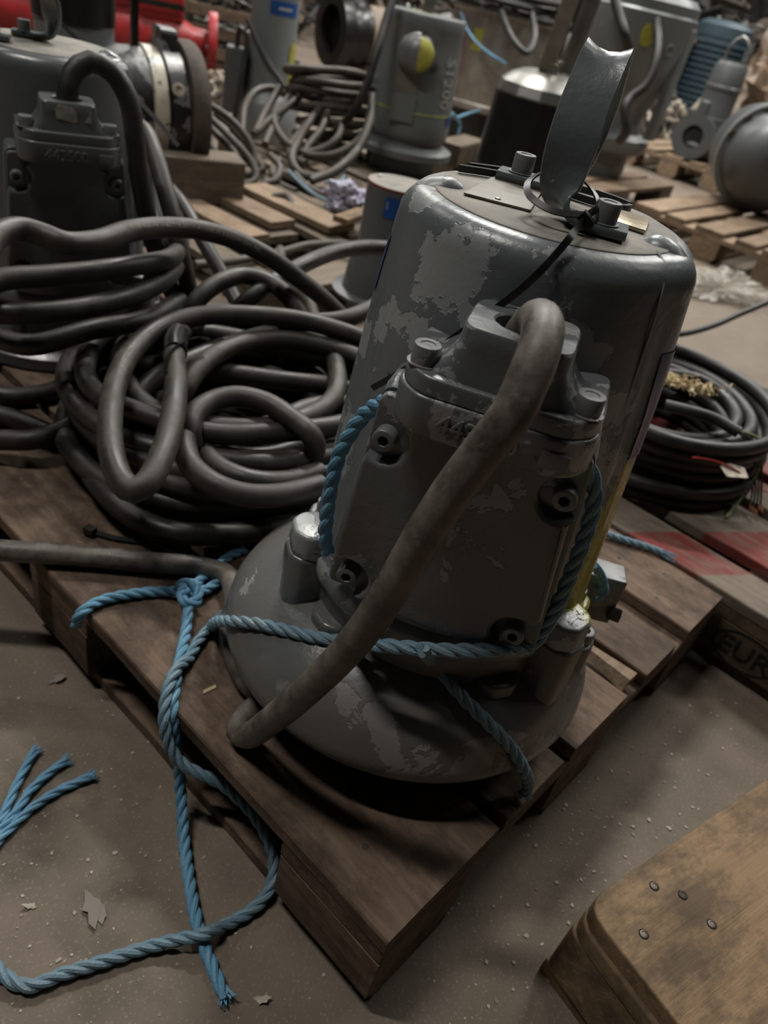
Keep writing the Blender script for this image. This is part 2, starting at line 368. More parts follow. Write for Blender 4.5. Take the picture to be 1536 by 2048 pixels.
def ropemat(name, a, b_, c_):
    m, nt, b = newmat(name); co = coords(nt); f = noisef(nt, co, 18, 5, .6, .35, .7); g = noisef(nt, co, 220, 3, .6, .3, .7)
    c = mixc(nt, f, a, b_); c = mixc(nt, math1(nt, 'MULTIPLY', g, .45), c, c_); nt.links.new(c, b.inputs['Base Color']); b.inputs['Roughness'].default_value = .5
    bump(nt, b, noisef(nt, co, 420, 3, .6, .3, .7), .5, .0008); return m
M['rope'] = ropemat('blue_rope', (.10, .28, .47), (.13, .31, .45), (.22, .40, .50))
M['rope_dusty'] = ropemat('dusty_blue_rope', (.12, .235, .32), (.15, .22, .26), (.22, .29, .32))
M['w_main'] = wood('worn_pallet_wood', (.20, .140, .098), (.095, .060, .040), (.042, .026, .019), stain=.75)
M['w_light'] = wood('pale_pallet_wood', (.29, .215, .145), (.19, .13, .085), (.09, .06, .04), stain=.45)
M['w_mid'] = wood('grey_brown_wood', (.20, .165, .125), (.12, .092, .065), (.06, .045, .033), stain=.5)
M['w_fg'] = wood('tan_board_wood', (.27, .18, .10), (.17, .11, .062), (.075, .052, .034), stain=.8)
M['w_red'] = wood('red_white_painted_wood', (.27, .225, .18), (.17, .135, .105), (.08, .06, .05), stripe=(14, 22), stain=.4)
M['w_block'] = wood('dark_block_wood', (.13, .092, .062), (.075, .05, .033), (.035, .024, .018), stain=.6)
def concrete():
    m, nt, b = newmat('concrete_floor'); co = coords(nt)
    f = noisef(nt, co, 1.1, 6, .6, .35, .68); g = noisef(nt, co, 9, 6, .65, .35, .7); s = noisef(nt, co, 260, 2, .5, .60, .66); d = noisef(nt, coords(nt, off=(5, 3, 0)), 3.2, 5, .6, .56, .70)
    c = mixc(nt, f, (.205, .165, .125), (.15, .118, .088)); c = mixc(nt, math1(nt, 'MULTIPLY', g, .5), c, (.115, .095, .075)); c = mixc(nt, math1(nt, 'MULTIPLY', d, .75), c, (.055, .043, .034))
    c = mixc(nt, math1(nt, 'MULTIPLY', s, .30), c, (.34, .30, .24)); nt.links.new(c, b.inputs['Base Color']); b.inputs['Roughness'].default_value = .72; b.inputs['Specular IOR Level'].default_value = .35
    bump(nt, b, math1(nt, 'ADD', g, noisef(nt, co, 60, 5, .7, .2, .8)), .3, .002); return m
M['floor'] = concrete()
def plastic():
    m, nt, b = newmat('clear_film'); b.inputs['Base Color'].default_value = (.55, .52, .46, 1); b.inputs['Roughness'].default_value = .22; b.inputs['Alpha'].default_value = .30; b.inputs['Specular IOR Level'].default_value = .9; return m
M['film'] = plastic()

# ------------------------------------------------------------------ setting
tag(obj('floor', ([(-3, -5, 0), (16, -5, 0), (16, 14, 0), (-3, 14, 0)], [(0, 1, 2, 3)]), M['floor'], smooth=False), kind='structure')
tag(obj('wall_back', box(15.0, 15.2, -5, 14, 0, 4), M['wall'], smooth=False), kind='structure')
tag(obj('wall_left', box(-3, 15, 13.0, 13.2, 0, 4), M['wall'], smooth=False), kind='structure')

# ------------------------------------------------------------------ pallets
BOXM = {}
def wobbly(L, w, t, bev=.0015, seed=0, rough=.0012):
    rr = random.Random(seed); n = max(4, int(L / .08)); R = []
    for i in range(n + 1):
        x = -L / 2 + L * i / n; e = lambda: rr.uniform(-rough, rough)
        a, b_, c, d = e(), e(), e() * .5, e() * .5
        y0, y1, z0, z1 = -w / 2 + a, w / 2 + b_, -t / 2 + c, t / 2 + d; q = bev
        R.append([(x, y0 + q, z0), (x, y1 - q, z0), (x, y1, z0 + q), (x, y1, z1 - q), (x, y1 - q, z1), (x, y0 + q, z1), (x, y0, z1 - q), (x, y0, z0 + q)])
    return rings(R)
def board_mesh(L, w, t, mat, v):
    k = (round(L, 3), round(w, 3), round(t, 3), mat.name, v)
    if k not in BOXM:
        o = obj('board', wobbly(L, w, t, .002 if t < .05 else .004, v), mat, sharp=30); BOXM[k] = o.data; bpy.data.objects.remove(o)
    return BOXM[k]
def pallet(label, loc, rz, deck, mat, bmat=None, L=1.2, Wd=.8, cross_n=3, group=None, top=.144, blocks=True, name='pallet'):
    # local X = width, local Y = length of the deck boards; deck [(x0,x1,y0,y1,dz)]
    bmat = bmat or mat; t = thing(name, label, 'pallet', loc, rz, group)
    for i, d in enumerate(deck):
        x0, x1 = d[:2]; y0, y1 = d[2:4] if len(d) > 3 else (0, L); dz = d[4] if len(d) > 4 else 0
        obj('deck_board', board_mesh(y1 - y0, x1 - x0, .022, d[5] if len(d) > 5 else mat, i), None, t, loc=((x0 + x1) / 2, (y0 + y1) / 2, top - .011 + dz), rot=(0, 0, PI / 2 + R0.uniform(-.003, .003)))
    ys = [.05, L / 2, L - .05]
    if cross_n == 3: ys = [.0725, L / 2, L - .0725]
    for i, y in enumerate(ys): obj('cross_board', board_mesh(Wd, .145, .022, bmat, i + 20), None, t, loc=(Wd / 2, y, top - .033))
    if blocks:
        for i, x in enumerate((.0725, Wd / 2, Wd - .0725)):
            obj('bottom_board', board_mesh(L, .12, .022, bmat, i + 30), None, t, loc=(x, L / 2, top - .133), rot=(0, 0, PI / 2))
            for j, y in enumerate(ys): obj('block', board_mesh(.145, .145, .078, bmat, 40 + i), None, t, loc=(x, y, top - .083), rot=(0, 0, PI / 2))
    return t
mp = pallet('dark worn wooden pallet carrying the large grey pump and coiled cable', (0, 0, 0), 0,
    [(0, .180, 0, 1.2, 0), (.194, .313, 0, 1.2, 0), (.337, .475, 0, 1.2, 0), (.531, .630, 0, 1.2, 0), (.672, .806, 0, 1.2, 0)], M['w_main'])
obj('splinter', ([(.478, .01, .138), (.500, .01, .139), (.520, .01, .137), (.512, .16, .141), (.492, .01, .152), (.515, .01, .15)], [(0, 1, 3), (1, 2, 3), (4, 5, 3), (0, 4, 3), (2, 3, 5), (0, 1, 5, 4), (1, 2, 5)]), M['w_light'], mp, smooth=False)
for x, y in ((.70, .07), (.77, .09), (.74, .16), (.57, .06), (.60, .13), (.40, .06), (.44, .12), (.05, .08), (.13, .1)):
    obj('nail', lathe([(.0035, 0), (.0035, .0006), (.002, .001)], 10), M['brown'], mp, loc=(x, y, .1438))
# red and white painted pallet on the right
rp = pallet('red and white striped wooden pallet under the black cable coil', (.822, -.67, 0), 0,
    [(0, .095), (.140, .285), (.34, .44), (.49, .62), (.66, .80)], M['w_red'], M['w_block'])
tx = text_mesh('EUR', .050, .0006); mk = rings([[(.052 * math.cos(a) * 1.05, .036 * math.sin(a), 0) for a in [2 * PI * j / 40 for j in range(40)]], [(.0485 * math.cos(a) * 1.05, .0325 * math.sin(a), 0) for a in [2 * PI * j / 40 for j in range(40)]]], False, False)
obj('stamp', xf(join(tx, mk), T(-.0012, .60, .061) @ RZ(-90) @ RX(90)), M['dark'], rp)
# foreground pallet
a_f = math.radians(-13.5)
fp = pallet('tan wooden pallet with nailed corner board in the bottom right foreground', (.178, -.107, 0), a_f, [], M['w_fg'], M['w_fg'], blocks=False)
for c in list(fp.children): bpy.data.objects.remove(c)
# boards run along local X here, corner rounded
for i, (y0, y1) in enumerate(((-.26, -.0), (-.40, -.30), (-.60, -.44))):
    P = rpoly([(.0, y0), (.60, y0), (.60, y1), (.0, y1)], [.012, .004, .004, .030])
    o = obj('deck_board', prism(P, -.011, .011, .003), M['w_fg'], fp, loc=(0, 0, .133))
o = obj('cross_board', prism(rpoly([(-.012, -.62), (.118, -.62), (.118, .0), (-.004, .0)], [.006, .004, .004, .03]), -.011, .011, .003), M['w_fg'], fp, loc=(0, 0, .1105))
for j, y in enumerate((-.0, -.30)):
    obj('block', prism(rpoly([(-.004, y - .150), (.13, y - .150), (.13, y), (-.004, y)], [.006, .004, .004, .018]), 0, .0765, .003), M['w_fg'], fp, loc=(0, 0, .0225))
obj('bottom_board', board_mesh(.62, .12, .022, M['w_fg'], 3), None, fp, loc=(.06, -.31, .011), rot=(0, 0, PI / 2))
for px, py in ((1309, 1772), (1288, 1868), (1424, 1848), (1366, 1790)):
    p = W(px, py, .1445); q = Matrix.Rotation(-a_f, 4, 'Z') @ (p - Vector((.178, -.107, 0)))
    obj('nail', lathe([(.0042, 0), (.0042, .0006), (.003, .0011), (.0029, .0004)], 12), M['nail'] if px != 1366 else M['brown'], fp, loc=(q.x, q.y, .1441))
    obj('nail_hole', lathe([(.0056, 0), (.0054, .0003), (.001, .0004)], 14), M['dark'], fp, loc=(q.x, q.y, .1438))
# pallet behind the coil (carries can, beam, planks)
pallet('brown pallet with broken boards behind the cable coil', (.90, 1.30, 0), 0, [(0, .10, .0, 1.2), (.13, .25, .34, 1.2), (.28, .40, .30, 1.2), (.44, .52, .2, 1.2), (.56, .72, .24, 1.0)], M['w_mid'])
pallet('dark pallet of old boards under the chalk marked pump', (1.74, 1.40, 0), 0, [(0, .14), (.18, .28), (.33, .47), (.52, .62), (.66, .80)], M['w_mid'])
pallet('brown pallet under the cream banded pump on the left', (.05, 2.50, 0), 0, [(0, .14), (.18, .28), (.33, .47), (.52, .62), (.66, .80)], M['w_mid'])
pallet('old pallet under the left grey pump', (-.02, 1.225, 0), 0, [(0, .14), (.18, .28), (.33, .47), (.52, .62), (.66, .80)], M['w_main'])
# right middle pallets: deck boards run away from the camera
pr = dict(L=1.2, Wd=.8)
pallet('pale pallet under the lying dark pump at the right edge', (3.46, 1.56, 0), -PI / 2, [(0, .14), (.17, .27), (.33, .47), (.53, .63), (.66, .80)], M['w_light'], M['w_light'], name='pallet')
pallet('brown pallet just behind the lifting handle', (3.05, 2.52, 0), -PI / 2, [(0, .14), (.17, .27), (.33, .47), (.53, .63), (.66, .80)], M['w_light'], M['w_mid'])
pallet('far pale pallet carrying the small flanged pump', (5.35, 2.66, 0), -PI / 2, [(0, .14), (.17, .27), (.33, .47), (.53, .63), (.66, .80)], M['w_light'], M['w_light'])

# ------------------------------------------------------------------ submersible pump with terminal box
PA = Vector((.2753, .214, .144)); PHI = math.radians(-154)
PN = Vector((math.cos(PHI), math.sin(PHI), 0)); PU = Vector((-math.sin(PHI), math.cos(PHI), 0))
def PL(px, py, d):                                      # point on the vertical plane d in front of the pump axis
    r = ray(px, py); t = ((PA - CP).dot(PN) + d) / r.dot(PN); return CP + r * t
def loc2w(u, d, z): return PA + PU * u + PN * d + Vector((0, 0, z))
VOL = [(.168, 0), (.172, .006), (.188, .018), (.205, .036), (.216, .050), (.2215, .058), (.2235, .066), (.2215, .078), (.215, .092), (.205, .106), (.192, .119), (.177, .130), (.162, .139), (.150, .144), (.148, .15)]
def vol_r(z):
    for (r0, z0), (r1, z1) in zip(VOL, VOL[1:]):
        if z0 <= z <= z1: return r0 + (r1 - r0) * (z - z0) / (z1 - z0)
    return .15
VSH = -.021
def vshift(z): return VSH * (1 if z < .09 else max(0, 1 - (z - .09) / .05))
def VS(px, py, off=.008):                               # point where the view ray reaches the volute surface (+offset)
    r = ray(px, py); t = .4
    while t < 1.6:
        p = CP + r * t; q = p - PA; q = q - PU * vshift(q.z)
        if 0 <= q.z < .15 and math.hypot(q.x, q.y) < vol_r(q.z) + off: return p
        t += .0015
    return W(px, py, .152)
def mh_r(z):
    pr_ = [(.149, .26), (.146, .32), (.142, .39), (.138, .45), (.1335, .50), (.1297, .535), (.1282, .5495), (.125, .561)]
    for (r0, z0), (r1, z1) in zip(pr_, pr_[1:]):
        if z0 <= z <= z1: return r0 + (r1 - r0) * (z - z0) / (z1 - z0)
    return .149
def BS(px, py, off=.003):                               # point where the view ray reaches the motor housing or its lid (+offset)
    r = ray(px, py); t = .3
    while t < 1.2:
        p = CP + r * t; q = p - PA
        if q.z < .576 + off and math.hypot(q.x, q.y) < (mh_r(min(q.z, .549)) if q.z < .549 else .1305 - .021 * (1 - math.sqrt(max(0, 1 - ((q.z - .549) / .025) ** 2)))) + off + .003: return p
        t += .001
    return p
def lobes(a, r, z):
    # a measured so that front is -90 deg
    x = math.degrees(a)
    s = 0
    for c, w, h in ((-90 - 72, 9, .0035), (-90 + 72, 9, .006), (90 - 40, 10, .005), (90 + 40, 10, .003)):
        d = (x - c + 180) % 360 - 180; s += h * math.exp(-(d / w) ** 2)
    if .2 < z < .50:
        for c in (-90 - 50, -90 - 58, -90 + 56, -90 + 64, -90 - 88, -90 + 90):
            d = (x - c + 180) % 360 - 180; s += .0028 * math.exp(-(d / 2.2) ** 2) * min(1, (.50 - z) / .06)
    return r + s
def make_pump(label, loc, rz, mats, handle_rot=0, main=True, handle_label=None):
    pm, pb, pv = mats; t = thing('submersible_pump', label, 'pump', loc, rz)
    # volute
    if main:
        vv = lathe(VOL, 96); obj('volute', ([Vector((v.x + vshift(v.z), v.y, v.z)) for v in vv[0]], vv[1]), pv, t)
        obj('base_ring', lathe([(.160, -.0), (.178, .0), (.180, .010), (.165, .014)], 96, c=(VSH, 0)), M['brown'], t)
    else: obj('volute', lathe([(.19, .0742), (.195, .08), (.195, .10), (.175, .115), (.155, .122), (.150, .13)], 96), pv, t)
    # oil housing with lugs
    parts = [lathe([(.150, .128), (.152, .15), (.152, .185), (.150, .2)], 96)]
    for s in (-1, 1):
        for al, r0, r1, w, z0, z1 in ((84, .13, .188, .046, .095, .150), (60, .12, .186, .050, .105, .196), (38, .12, .168, .05, .10, .150), (112, .12, .188, .05, .10, .15), (142, .12, .186, .05, .10, .15)):
            P = rpoly([(-w / 2 - .004, -r0), (-w / 2, -r1 + .012), (-w / 4, -r1), (w / 4, -r1), (w / 2, -r1 + .012), (w / 2 + .004, -r0)], .006)
            parts.append(xf(prism(P, z0, z1, .004), RZ(s * al)))
    obj('oil_housing', join(*parts), pv, t, bevel=0)
    # motor housing
    prof = [(.150, .175), (.158, .178), (.160, .184), (.160, .196), (.157, .202), (.153, .206), (.1515, .225), (.149, .26), (.146, .32), (.142, .39), (.138, .45), (.1335, .50), (.1297, .535), (.1282, .5495)]
    for k in range(1, 7):
        q = k / 6 * PI / 2; prof.append((.1282 - .021 * (1 - math.cos(q)), .5495 + .024 * math.sin(q)))
    prof.append((.102, .5738))
    body = lathe(prof, 180, f=lobes)
    lug = []
    for s in (-1, 1):
        pr2 = spline([(.118, 0, .40), (.1185, 0, .47), (.1185, 0, .52), (.117, 0, .545), (.110, 0, .561), (.098, 0, .5665), (.080, 0, .567)], .006)
        lug.append(xf(tube(pr2, .0150, 16, rf=lambda i, n: .35 + .65 * min(1, i / (n * .45)) if i < n - 3 else (1, .9, .6)[i - n + 3]), RZ(-90 + s * 74)))
    for s in (-1, 1):
        for al in (84, 112, 60, 142):
            r1 = .166 if al != 60 else .183; w = .040 if al != 60 else .048
            P = rpoly([(-w / 2 - .006, -.12), (-w / 2, -r1 + .012), (-w / 4, -r1), (w / 4, -r1), (w / 2, -r1 + .012), (w / 2 + .006, -.12)], .006)
            lug.append(xf(prism(P, .170 if al != 60 else .1965, .2 if al != 60 else .226, .004), RZ(s * al)))
    obj('motor_housing', join(body, *lug), pm, t)
    for s in (-1, 1):
        for al, r, z in ((84, .1735, .150), (84, .147, .2), (112, .147, .2), (112, .1735, .15), (38, .158, .15)):
            a = math.radians(-90 + s * al)
            if al == 38: continue
            obj('socket_bolt', BOLT_M, None, t, loc=(r * math.cos(a), r * math.sin(a), z), rot=(0, 0, R0.uniform(0, 1)))
    # lid
    obj('lid', lathe([(.1065, .5715), (.1065, .5742), (.105, .5752), (.055, .5756), (.001, .5757)], 96), M['dust'], t)
    if main:
        obj('seam_line', tube(spline([(.088, -.055, .5748), (.0945, -.063, .572), (.1005, -.0765, .558), (.1030, -.0805, .54), (.1085, -.083, .46), (.1115, -.087, .36), (.115, -.09, .25)], .01), .0011, 6), M['seam'], t)
    # terminal box body
    hx = []
    for y, e, zt, zb in ((-.09, .0, .452, .215), (-.150, .0, .452, .232), (-.163, -.001, .449, .236)):
        hx.append([(x, y, z) for x, z in rpoly([(-.094 + e * -1, zb + .006), (.112 + e, zb), (.096 + e, zt), (-.080 - e, zt)], .012)])
    obj('terminal_box', rings(hx), pm, t)
    # cover with scalloped corners
    cov = lambda e: rpoly([(-.092 + e, .243 + e), (.110 - e, .236 + e), (.094 - e, .446 - e), (-.078 + e, .446 - e)], .008)
    pl = prism([(x, z) for x, z in cov(0)], 0, .008, .002)
    Q = []
    BO = [(-.072, .263), (.0855, .263), (.083, .411), (-.066, .411)]
    C4 = [(-.092, .241), (.110, .234), (.094, .449), (-.078, .449)]
    def arc(b, a0, a1, r=.0205, n=9): return [(b[0] + r * math.cos(math.radians(a0 + (a1 - a0) * k / n)), b[1] + r * math.sin(math.radians(a0 + (a1 - a0) * k / n))) for k in range(n + 1)]
    P = arc(BO[0], 165, -75) [::1]
    P = [(-.0895, .29)] + arc(BO[0], 125, -65) + [(-.045, .2395), (.06, .2365)] + arc(BO[1], 245, 55) + [(.1035, .29), (.094, .39)] + arc(BO[2], -55, -235)[::1] + [(.05, .4425), (-.04, .4425)] + arc(BO[3], 55, -125) + [(-.0815, .385)]
    rs = prism([(x, z) for x, z in P], .008, .0215, .005, steps=4)
    tc_ = obj('terminal_cover', xf(join(pl, rs), T(0, -.165, 0) @ Matrix(((1, 0, 0, 0), (0, 0, -1, 0), (0, 1, 0, 0), (0, 0, 0, 1)))), pb, t, sharp=45)
    for x, z in BO:
        obj('cover_bolt', BOLT_F, None, tc_, loc=(x, -.173, z), rot=(PI / 2, R0.uniform(0, 1), 0))
    # cable entry boss and flange
    bo = [(-.064, -.10), (-.064, -.195), (-.045, -.214), (.068, -.214), (.090, -.195), (.090, -.10)]
    obj('entry_boss', prism(rpoly(bo, [.01, .014, .01, .01, .014, .01]), .4405, .4735, .003, .005), M['paint_boss'] if main else pb, t)
    fl = prism(rpoly([(-.062, -.11), (-.062, -.193), (-.043, -.212), (.066, -.212), (.088, -.193), (.088, -.11)], [.01, .014, .01, .01, .014, .01]), .4745, .4885, .003)
    def sup(cx, cy, a, b_, z, e=3.2, n=40): 
        r = []
        for j in range(n):
            q = 2 * PI * j / n; c_, s_ = math.cos(q), math.sin(q); r.append((cx + a * math.copysign(abs(c_) ** (2 / e), c_), cy + b_ * math.copysign(abs(s_) ** (2 / e), s_), z))
        return r
    tb = [sup(.013, -.168, .070, .040, .4865, 3), sup(.013, -.168, .058, .039, .491, 4), sup(.013, -.168, .048, .0375, .499, 5), sup(.013, -.168, .0425, .0365, .507, 6), sup(.013, -.168, .0405, .036, .514, 6), sup(.013, -.168, .0400, .0355, .5265, 6), sup(.013, -.168, .0385, .034, .5285, 6), sup(.013, -.168, .023, .020, .5285, 2), sup(.013, -.168, .0215, .0185, .527, 2), sup(.013, -.168, .021, .018, .500, 2)]
    obj('entry_flange', join(fl, rings(tb)), M['paint_boss'] if main else pb, t)
    for x in (-.048, .073): obj('flange_bolt', xf(round_bolt(.0105, .0145), T(x, -.190, .4885)), M['bolt'], t)
    tx = text_mesh('443500', .0205, .0014); V = [v.copy() for v in tx[0]]
    bx = prism(rrect(.047, .068, -.007, .007, .002), -.0004, .0012, .0005)
    obj('raised_number', xf(join((V, tx[1]), bx), T(.006, -.2146, .4565) @ RX(90)), M['bolt'], t)
    # lifting handle: flat strap, two legs with feet turned opposite ways
    if main:
        K = [((.062, .052, .5812), (0, 1, 0), .015), ((.040, .052, .5812), (0, 1, 0), .016), ((.024, .051, .5815), (.1, 1, .0), .016), ((.012, .050, .5850), (.35, .93, 0), .016), ((.004, .049, .592), (.75, .66, 0), .0155),
             ((.001, .048, .602), (.96, .25, 0), .017), ((.000, .047, .616), (1, .04, 0), .0185), ((.000, .046, .630), (1, 0, 0), .0195), ((.000, .043, .643), (1, 0, 0), .0195), ((.000, .036, .657), (1, 0, 0), .0192), ((.001, .026, .672), (1, 0, 0), .0188), ((.002, .015, .686), (1, 0, 0), .0186), ((.003, .007, .6935), (1, 0, 0), .0184), ((.003, 0, .696), (1, 0, 0), .0184)]
        top = 13; bolts = ((.042, -.054), (-.042, .054))
    else:
        K = [((-.055, .052, .5812), (0, 1, 0), .013), ((-.080, .048, .5812), (0, 1, 0), .015), ((-.100, .045, .5815), (0, 1, .0), .016), ((-.110, .043, .5855), (.1, 1, 0), .0175), ((-.114, .041, .596), (.3, .95, 0), .020), ((-.115, .038, .612), (.5, .87, 0), .023), ((-.113, .034, .635), (.5, .87, 0), .024), ((-.100, .028, .660), (.5, .87, 0), .023), ((-.080, .020, .682), (.5, .87, 0), .021), ((-.052, .012, .692), (.5, .87, 0), .020)]
        K2 = []
        for (u, d, z), w, h in K[-2::-1]: K2.append(((-.104 - u, .024 - d, z), (w[0], w[1], 0), h))
        bolts = ((-.078, -.050), (-.030, .022))
    pts_ = [(Vector((u, -d, z)), Vector((w[0], -w[1], 0)).normalized(), h) for (u, d, z), w, h in K]
    if main: pts_ += [(Vector((-u + 2 * (.003 if z > .6 else 0) * max(0, min(1, (z - .6) / .08)), d, z)), Vector((w[0], -w[1], 0)).normalized(), h) for (u, d, z), w, h in K[-2::-1]]
    else: pts_ += [(Vector((u, -d, z)), Vector((w[0], -w[1], 0)).normalized(), h) for (u, d, z), w, h in K2]
    for i in range(1, len(pts_)):
        if pts_[i][1].dot(pts_[i - 1][1]) < 0: pts_[i] = (pts_[i][0], -pts_[i][1], pts_[i][2])
    cs = []
    pp = [p for p, w, h in pts_]
    for i in range(len(pp) - 1):
        seg = spline(pp, .004) if False else None
    m_ = 5; full = []
    a_ = pp[0] * 2 - pp[1]; e_ = pp[-1] * 2 - pp[-2]; gg = lambda i: a_ if i < 0 else (e_ if i >= len(pp) else pp[i])
    for i in range(len(pp) - 1):
        for k in range(m_):
            q = k / m_; p0, p1, p2, p3 = gg(i - 1), gg(i), gg(i + 1), gg(i + 2)
            P_ = (p1 * 2 + (p2 - p0) * q + (p0 * 2 - p1 * 5 + p2 * 4 - p3) * q * q + (p1 * 3 - p0 - p2 * 3 + p3) * q ** 3) * .5
            full.append((P_, (pts_[i][1] * (1 - q) + pts_[i + 1][1] * q).normalized(), pts_[i][2] * (1 - q) + pts_[i + 1][2] * q))
    full.append(pts_[-1]); out = []; zt_ = max(p.z for p, w, h in full)
    for i, (p, w, h) in enumerate(full):
        tt = (full[min(i + 1, len(full) - 1)][0] - full[max(i - 1, 0)][0]).normalized(); w = (w - tt * w.dot(tt)).normalized(); nn = tt.cross(w); th = .0034
        bow = -.0065 * max(0, (p.z - zt_ + .028) / .028) ** 1.3; ring = []
        for sx, sy in ((-1, -.5), (-.95, -1), (-.5, -1), (0, -1), (.5, -1), (.95, -1), (1, -.5), (1, .5), (.95, 1), (.5, 1), (0, 1), (-.5, 1), (-.95, 1), (-1, .5)):
            ring.append(p + w * h * sx + nn * (th * sy) + Vector((0, 0, bow * (1 - sx * sx))))
        out.append(ring)
    obj('lifting_handle', rings(out), M['handle'], t, sharp=50)
    for bx_, by_ in bolts: obj('handle_bolt', round_bolt(.0098, .016), M['bolt'], t, loc=(bx_, by_, .585))
    if not main:
        for c in t.children: c.location.z -= .0742
    return t
_b = obj('b', socket_bolt(.0118, .014, .0058), M['bolt']); BOLT_M = _b.data; bpy.data.objects.remove(_b)
_b = obj('b', socket_bolt(.0098, .0125, .0046), M['bolt']); BOLT_F = _b.data; bpy.data.objects.remove(_b)
RZP = PHI + PI / 2
pump = make_pump('large grey chipped submersible pump with flat lifting handle, standing in front', PA, RZP, (M['paint'], M['paint_box'], M['paint_base']), handle_rot=0)
# name plates, stickers, wax stub block, set screw
def inpump(name, vf, mat, **k): return obj(name, vf, mat, pump, **k)
def slab(quad, z, th, wob=0):
    P = [(u, -d) for u, d in quad]; return prism(P, z, z + th, .0004)
np_ = tag(inpump('name_plate', slab([(-.072, .050), (-.064, -.055), (-.018, -.052), (-.016, .046)], .5762, .0016), M['plate']), 'dusty dented name plate left of the handle')
tag(inpump('name_plate', slab([(.046, -.045), (.080, -.040), (.077, .012), (.046, .006)], .5765, .0028), M['plate_shiny']), 'crinkled shiny name plate right of the handle')
for x, y in ((-.045, -.040), (-.04, .045), (.06, .03)): obj('rivet', lathe([(.0026, 0), (.0024, .001), (.001, .0016)], 10), M['steel_dull'], np_, loc=(x, y, .5776))
def patch(a0, a1, z0, z1, off=.0007, n=12, m=8, rr=None, f=None, skew=0):
    V = []; F = []
    for i in range(m + 1):
        z = z0 + (z1 - z0) * i / m
        for j in range(n + 1):
            a = math.radians(-90 + a0 + (a1 - a0) * j / n); r = (rr(z) if rr else 0); r = (f(a, r, z) if f else r) + off
            V.append((r * math.cos(a), r * math.sin(a), z + skew * (j / n - .5)))
    for i in range(m):
        for j in range(n): q = i * (n + 1) + j; F.append((q, q + 1, q + n + 2, q + n + 1))
    return V, F
inpump('blue_label', patch(-82, -69, .478, .528, rr=mh_r, f=lobes, off=.001), M['blue_dark'])
inpump('blue_label', patch(64, 84, .40, .50, rr=mh_r, f=lobes, off=.001), M['blue_dark'])
inpump('stop_block', xf(prism(rpoly([(-.030, -.017), (.030, -.017), (.030, .017), (-.022, .022)], .003), .132, .196, .002), T(.174, .060, 0) @ RZ(8)), M['bolt'])
inpump('set_screw', xf(hexnut(.009, .014), T(.200, .045, .150) @ RY(90)), M['blackpaint'])
for z, x, s in ((.5785, .045, 1),): pass
# cable hanging from the entry, over the front and round the base
cpts = [loc2w(.012, .168, .495), loc2w(.013, .169, .518), loc2w(.018, .177, .535), loc2w(.0235, .196, .5445), loc2w(.0275, .218, .5425), loc2w(.029, .235, .5325), loc2w(.0275, .246, .515), PL(1028, 822, .253), PL(980, 885, .259), PL(915, 968, .265), PL(852, 1062, .269), PL(788, 1170, .269), PL(712, 1280, .265), PL(620, 1375, .254)]
p = PL(548, 1436, .236); cpts.append(p)
cpts += [W(492, 1470, .166), W(478, 1462, .162), W(500, 1425, .162), Vector((.079, .276, .1615)), Vector((.080, .31, .161)), Vector((.105, .375, .161)), Vector((.150, .425, .1605)), Vector((.172, .470, .160)), Vector((.150, .505, .160)), Vector((.10, .55, .160)), Vector((.045, .60, .160)), Vector((-.02, .655, .160)), Vector((-.09, .72, .150)), Vector((-.17, .80, .08)), Vector((-.26, .9, .018))]
def cable(name, pts, r, label, mat=None, group=None, n=14, step=.012, cat='cable'):
    path = spline(pts, step); o0 = path[0].copy(); o = obj(name, tube([p - o0 for p in path], r, n), mat or M['rubber'], loc=o0); return tag(o, label, cat, group)
mc = cable('power_cable', cpts, .0142, 'thick dusty cable looping from the front pump down to the pallet', M['rubber_dirty'], n=20, step=.006)

# black cable tie from the handle
def strip(pts, w, th, up=None, step=.006):
    P = spline(pts, step); F_ = frames(P); R = []
    for i, p in enumerate(P):
        t = F_[i][0]; s = (t.cross(up)).normalized() if up is not None else F_[i][1]; nn = s.cross(t)
        R.append([p + s * (w / 2 * a) + nn * (th / 2 * b_) for a, b_ in ((-1, -1), (1, -1), (1, 1), (-1, 1))])
    return rings(R)
zt = thing('cable_tie', 'long black cable tie looped round the handle foot, tail hanging down left', 'cable tie', loc2w(.02, .07, .585))
def zpart(name, vf): v = [Vector(q) - zt.location for q in vf[0]]; return obj(name, (v, vf[1]), M['black'], zt)
vcam = -(CB)
zl = [loc2w(.026, .072, .590), loc2w(.004, .078, .588), loc2w(-.018, .068, .592), loc2w(-.024, .045, .598), loc2w(-.014, .022, .604), loc2w(.006, .020, .606), loc2w(.024, .040, .604), loc2w(.034, .060, .596), loc2w(.028, .071, .590)]
zpart('loop', strip(zl, .0055, .0014, Vector((0, 0, 1)).cross(Vector((.3, .2, .1))) * 0 + Vector((.02, .01, 1)).cross(Vector((1, 0, 0))) if False else None))
zh = PL(1172, 440, .074); zpart('head', xf(box(-.006, .006, -.0045, .0045, -.004, .004), T(*zh) @ RZ(-64) @ RY(35)))
zpart('tail', strip([zh, BS(1158, 452, .010), BS(1140, 475, .006), BS(1115, 505, .005), BS(1080, 543, .006), BS(1040, 580, .008), BS(990, 618, .012), BS(930, 660, .012), BS(860, 708, .010), BS(795, 748, .008), BS(745, 776, .006)], .0055, .0014, up=PN, step=.003))
z2 = thing('cable_tie', 'black cable tie lying across the back of the pump lid', 'cable tie', loc2w(-.06, -.03, .578))
def z2p(name, vf, mat=None): v = [Vector(q) - z2.location for q in vf[0]]; return obj(name, (v, vf[1]), mat or M['black'], z2)
zz = lambda u, d: loc2w(u, d, .5795)
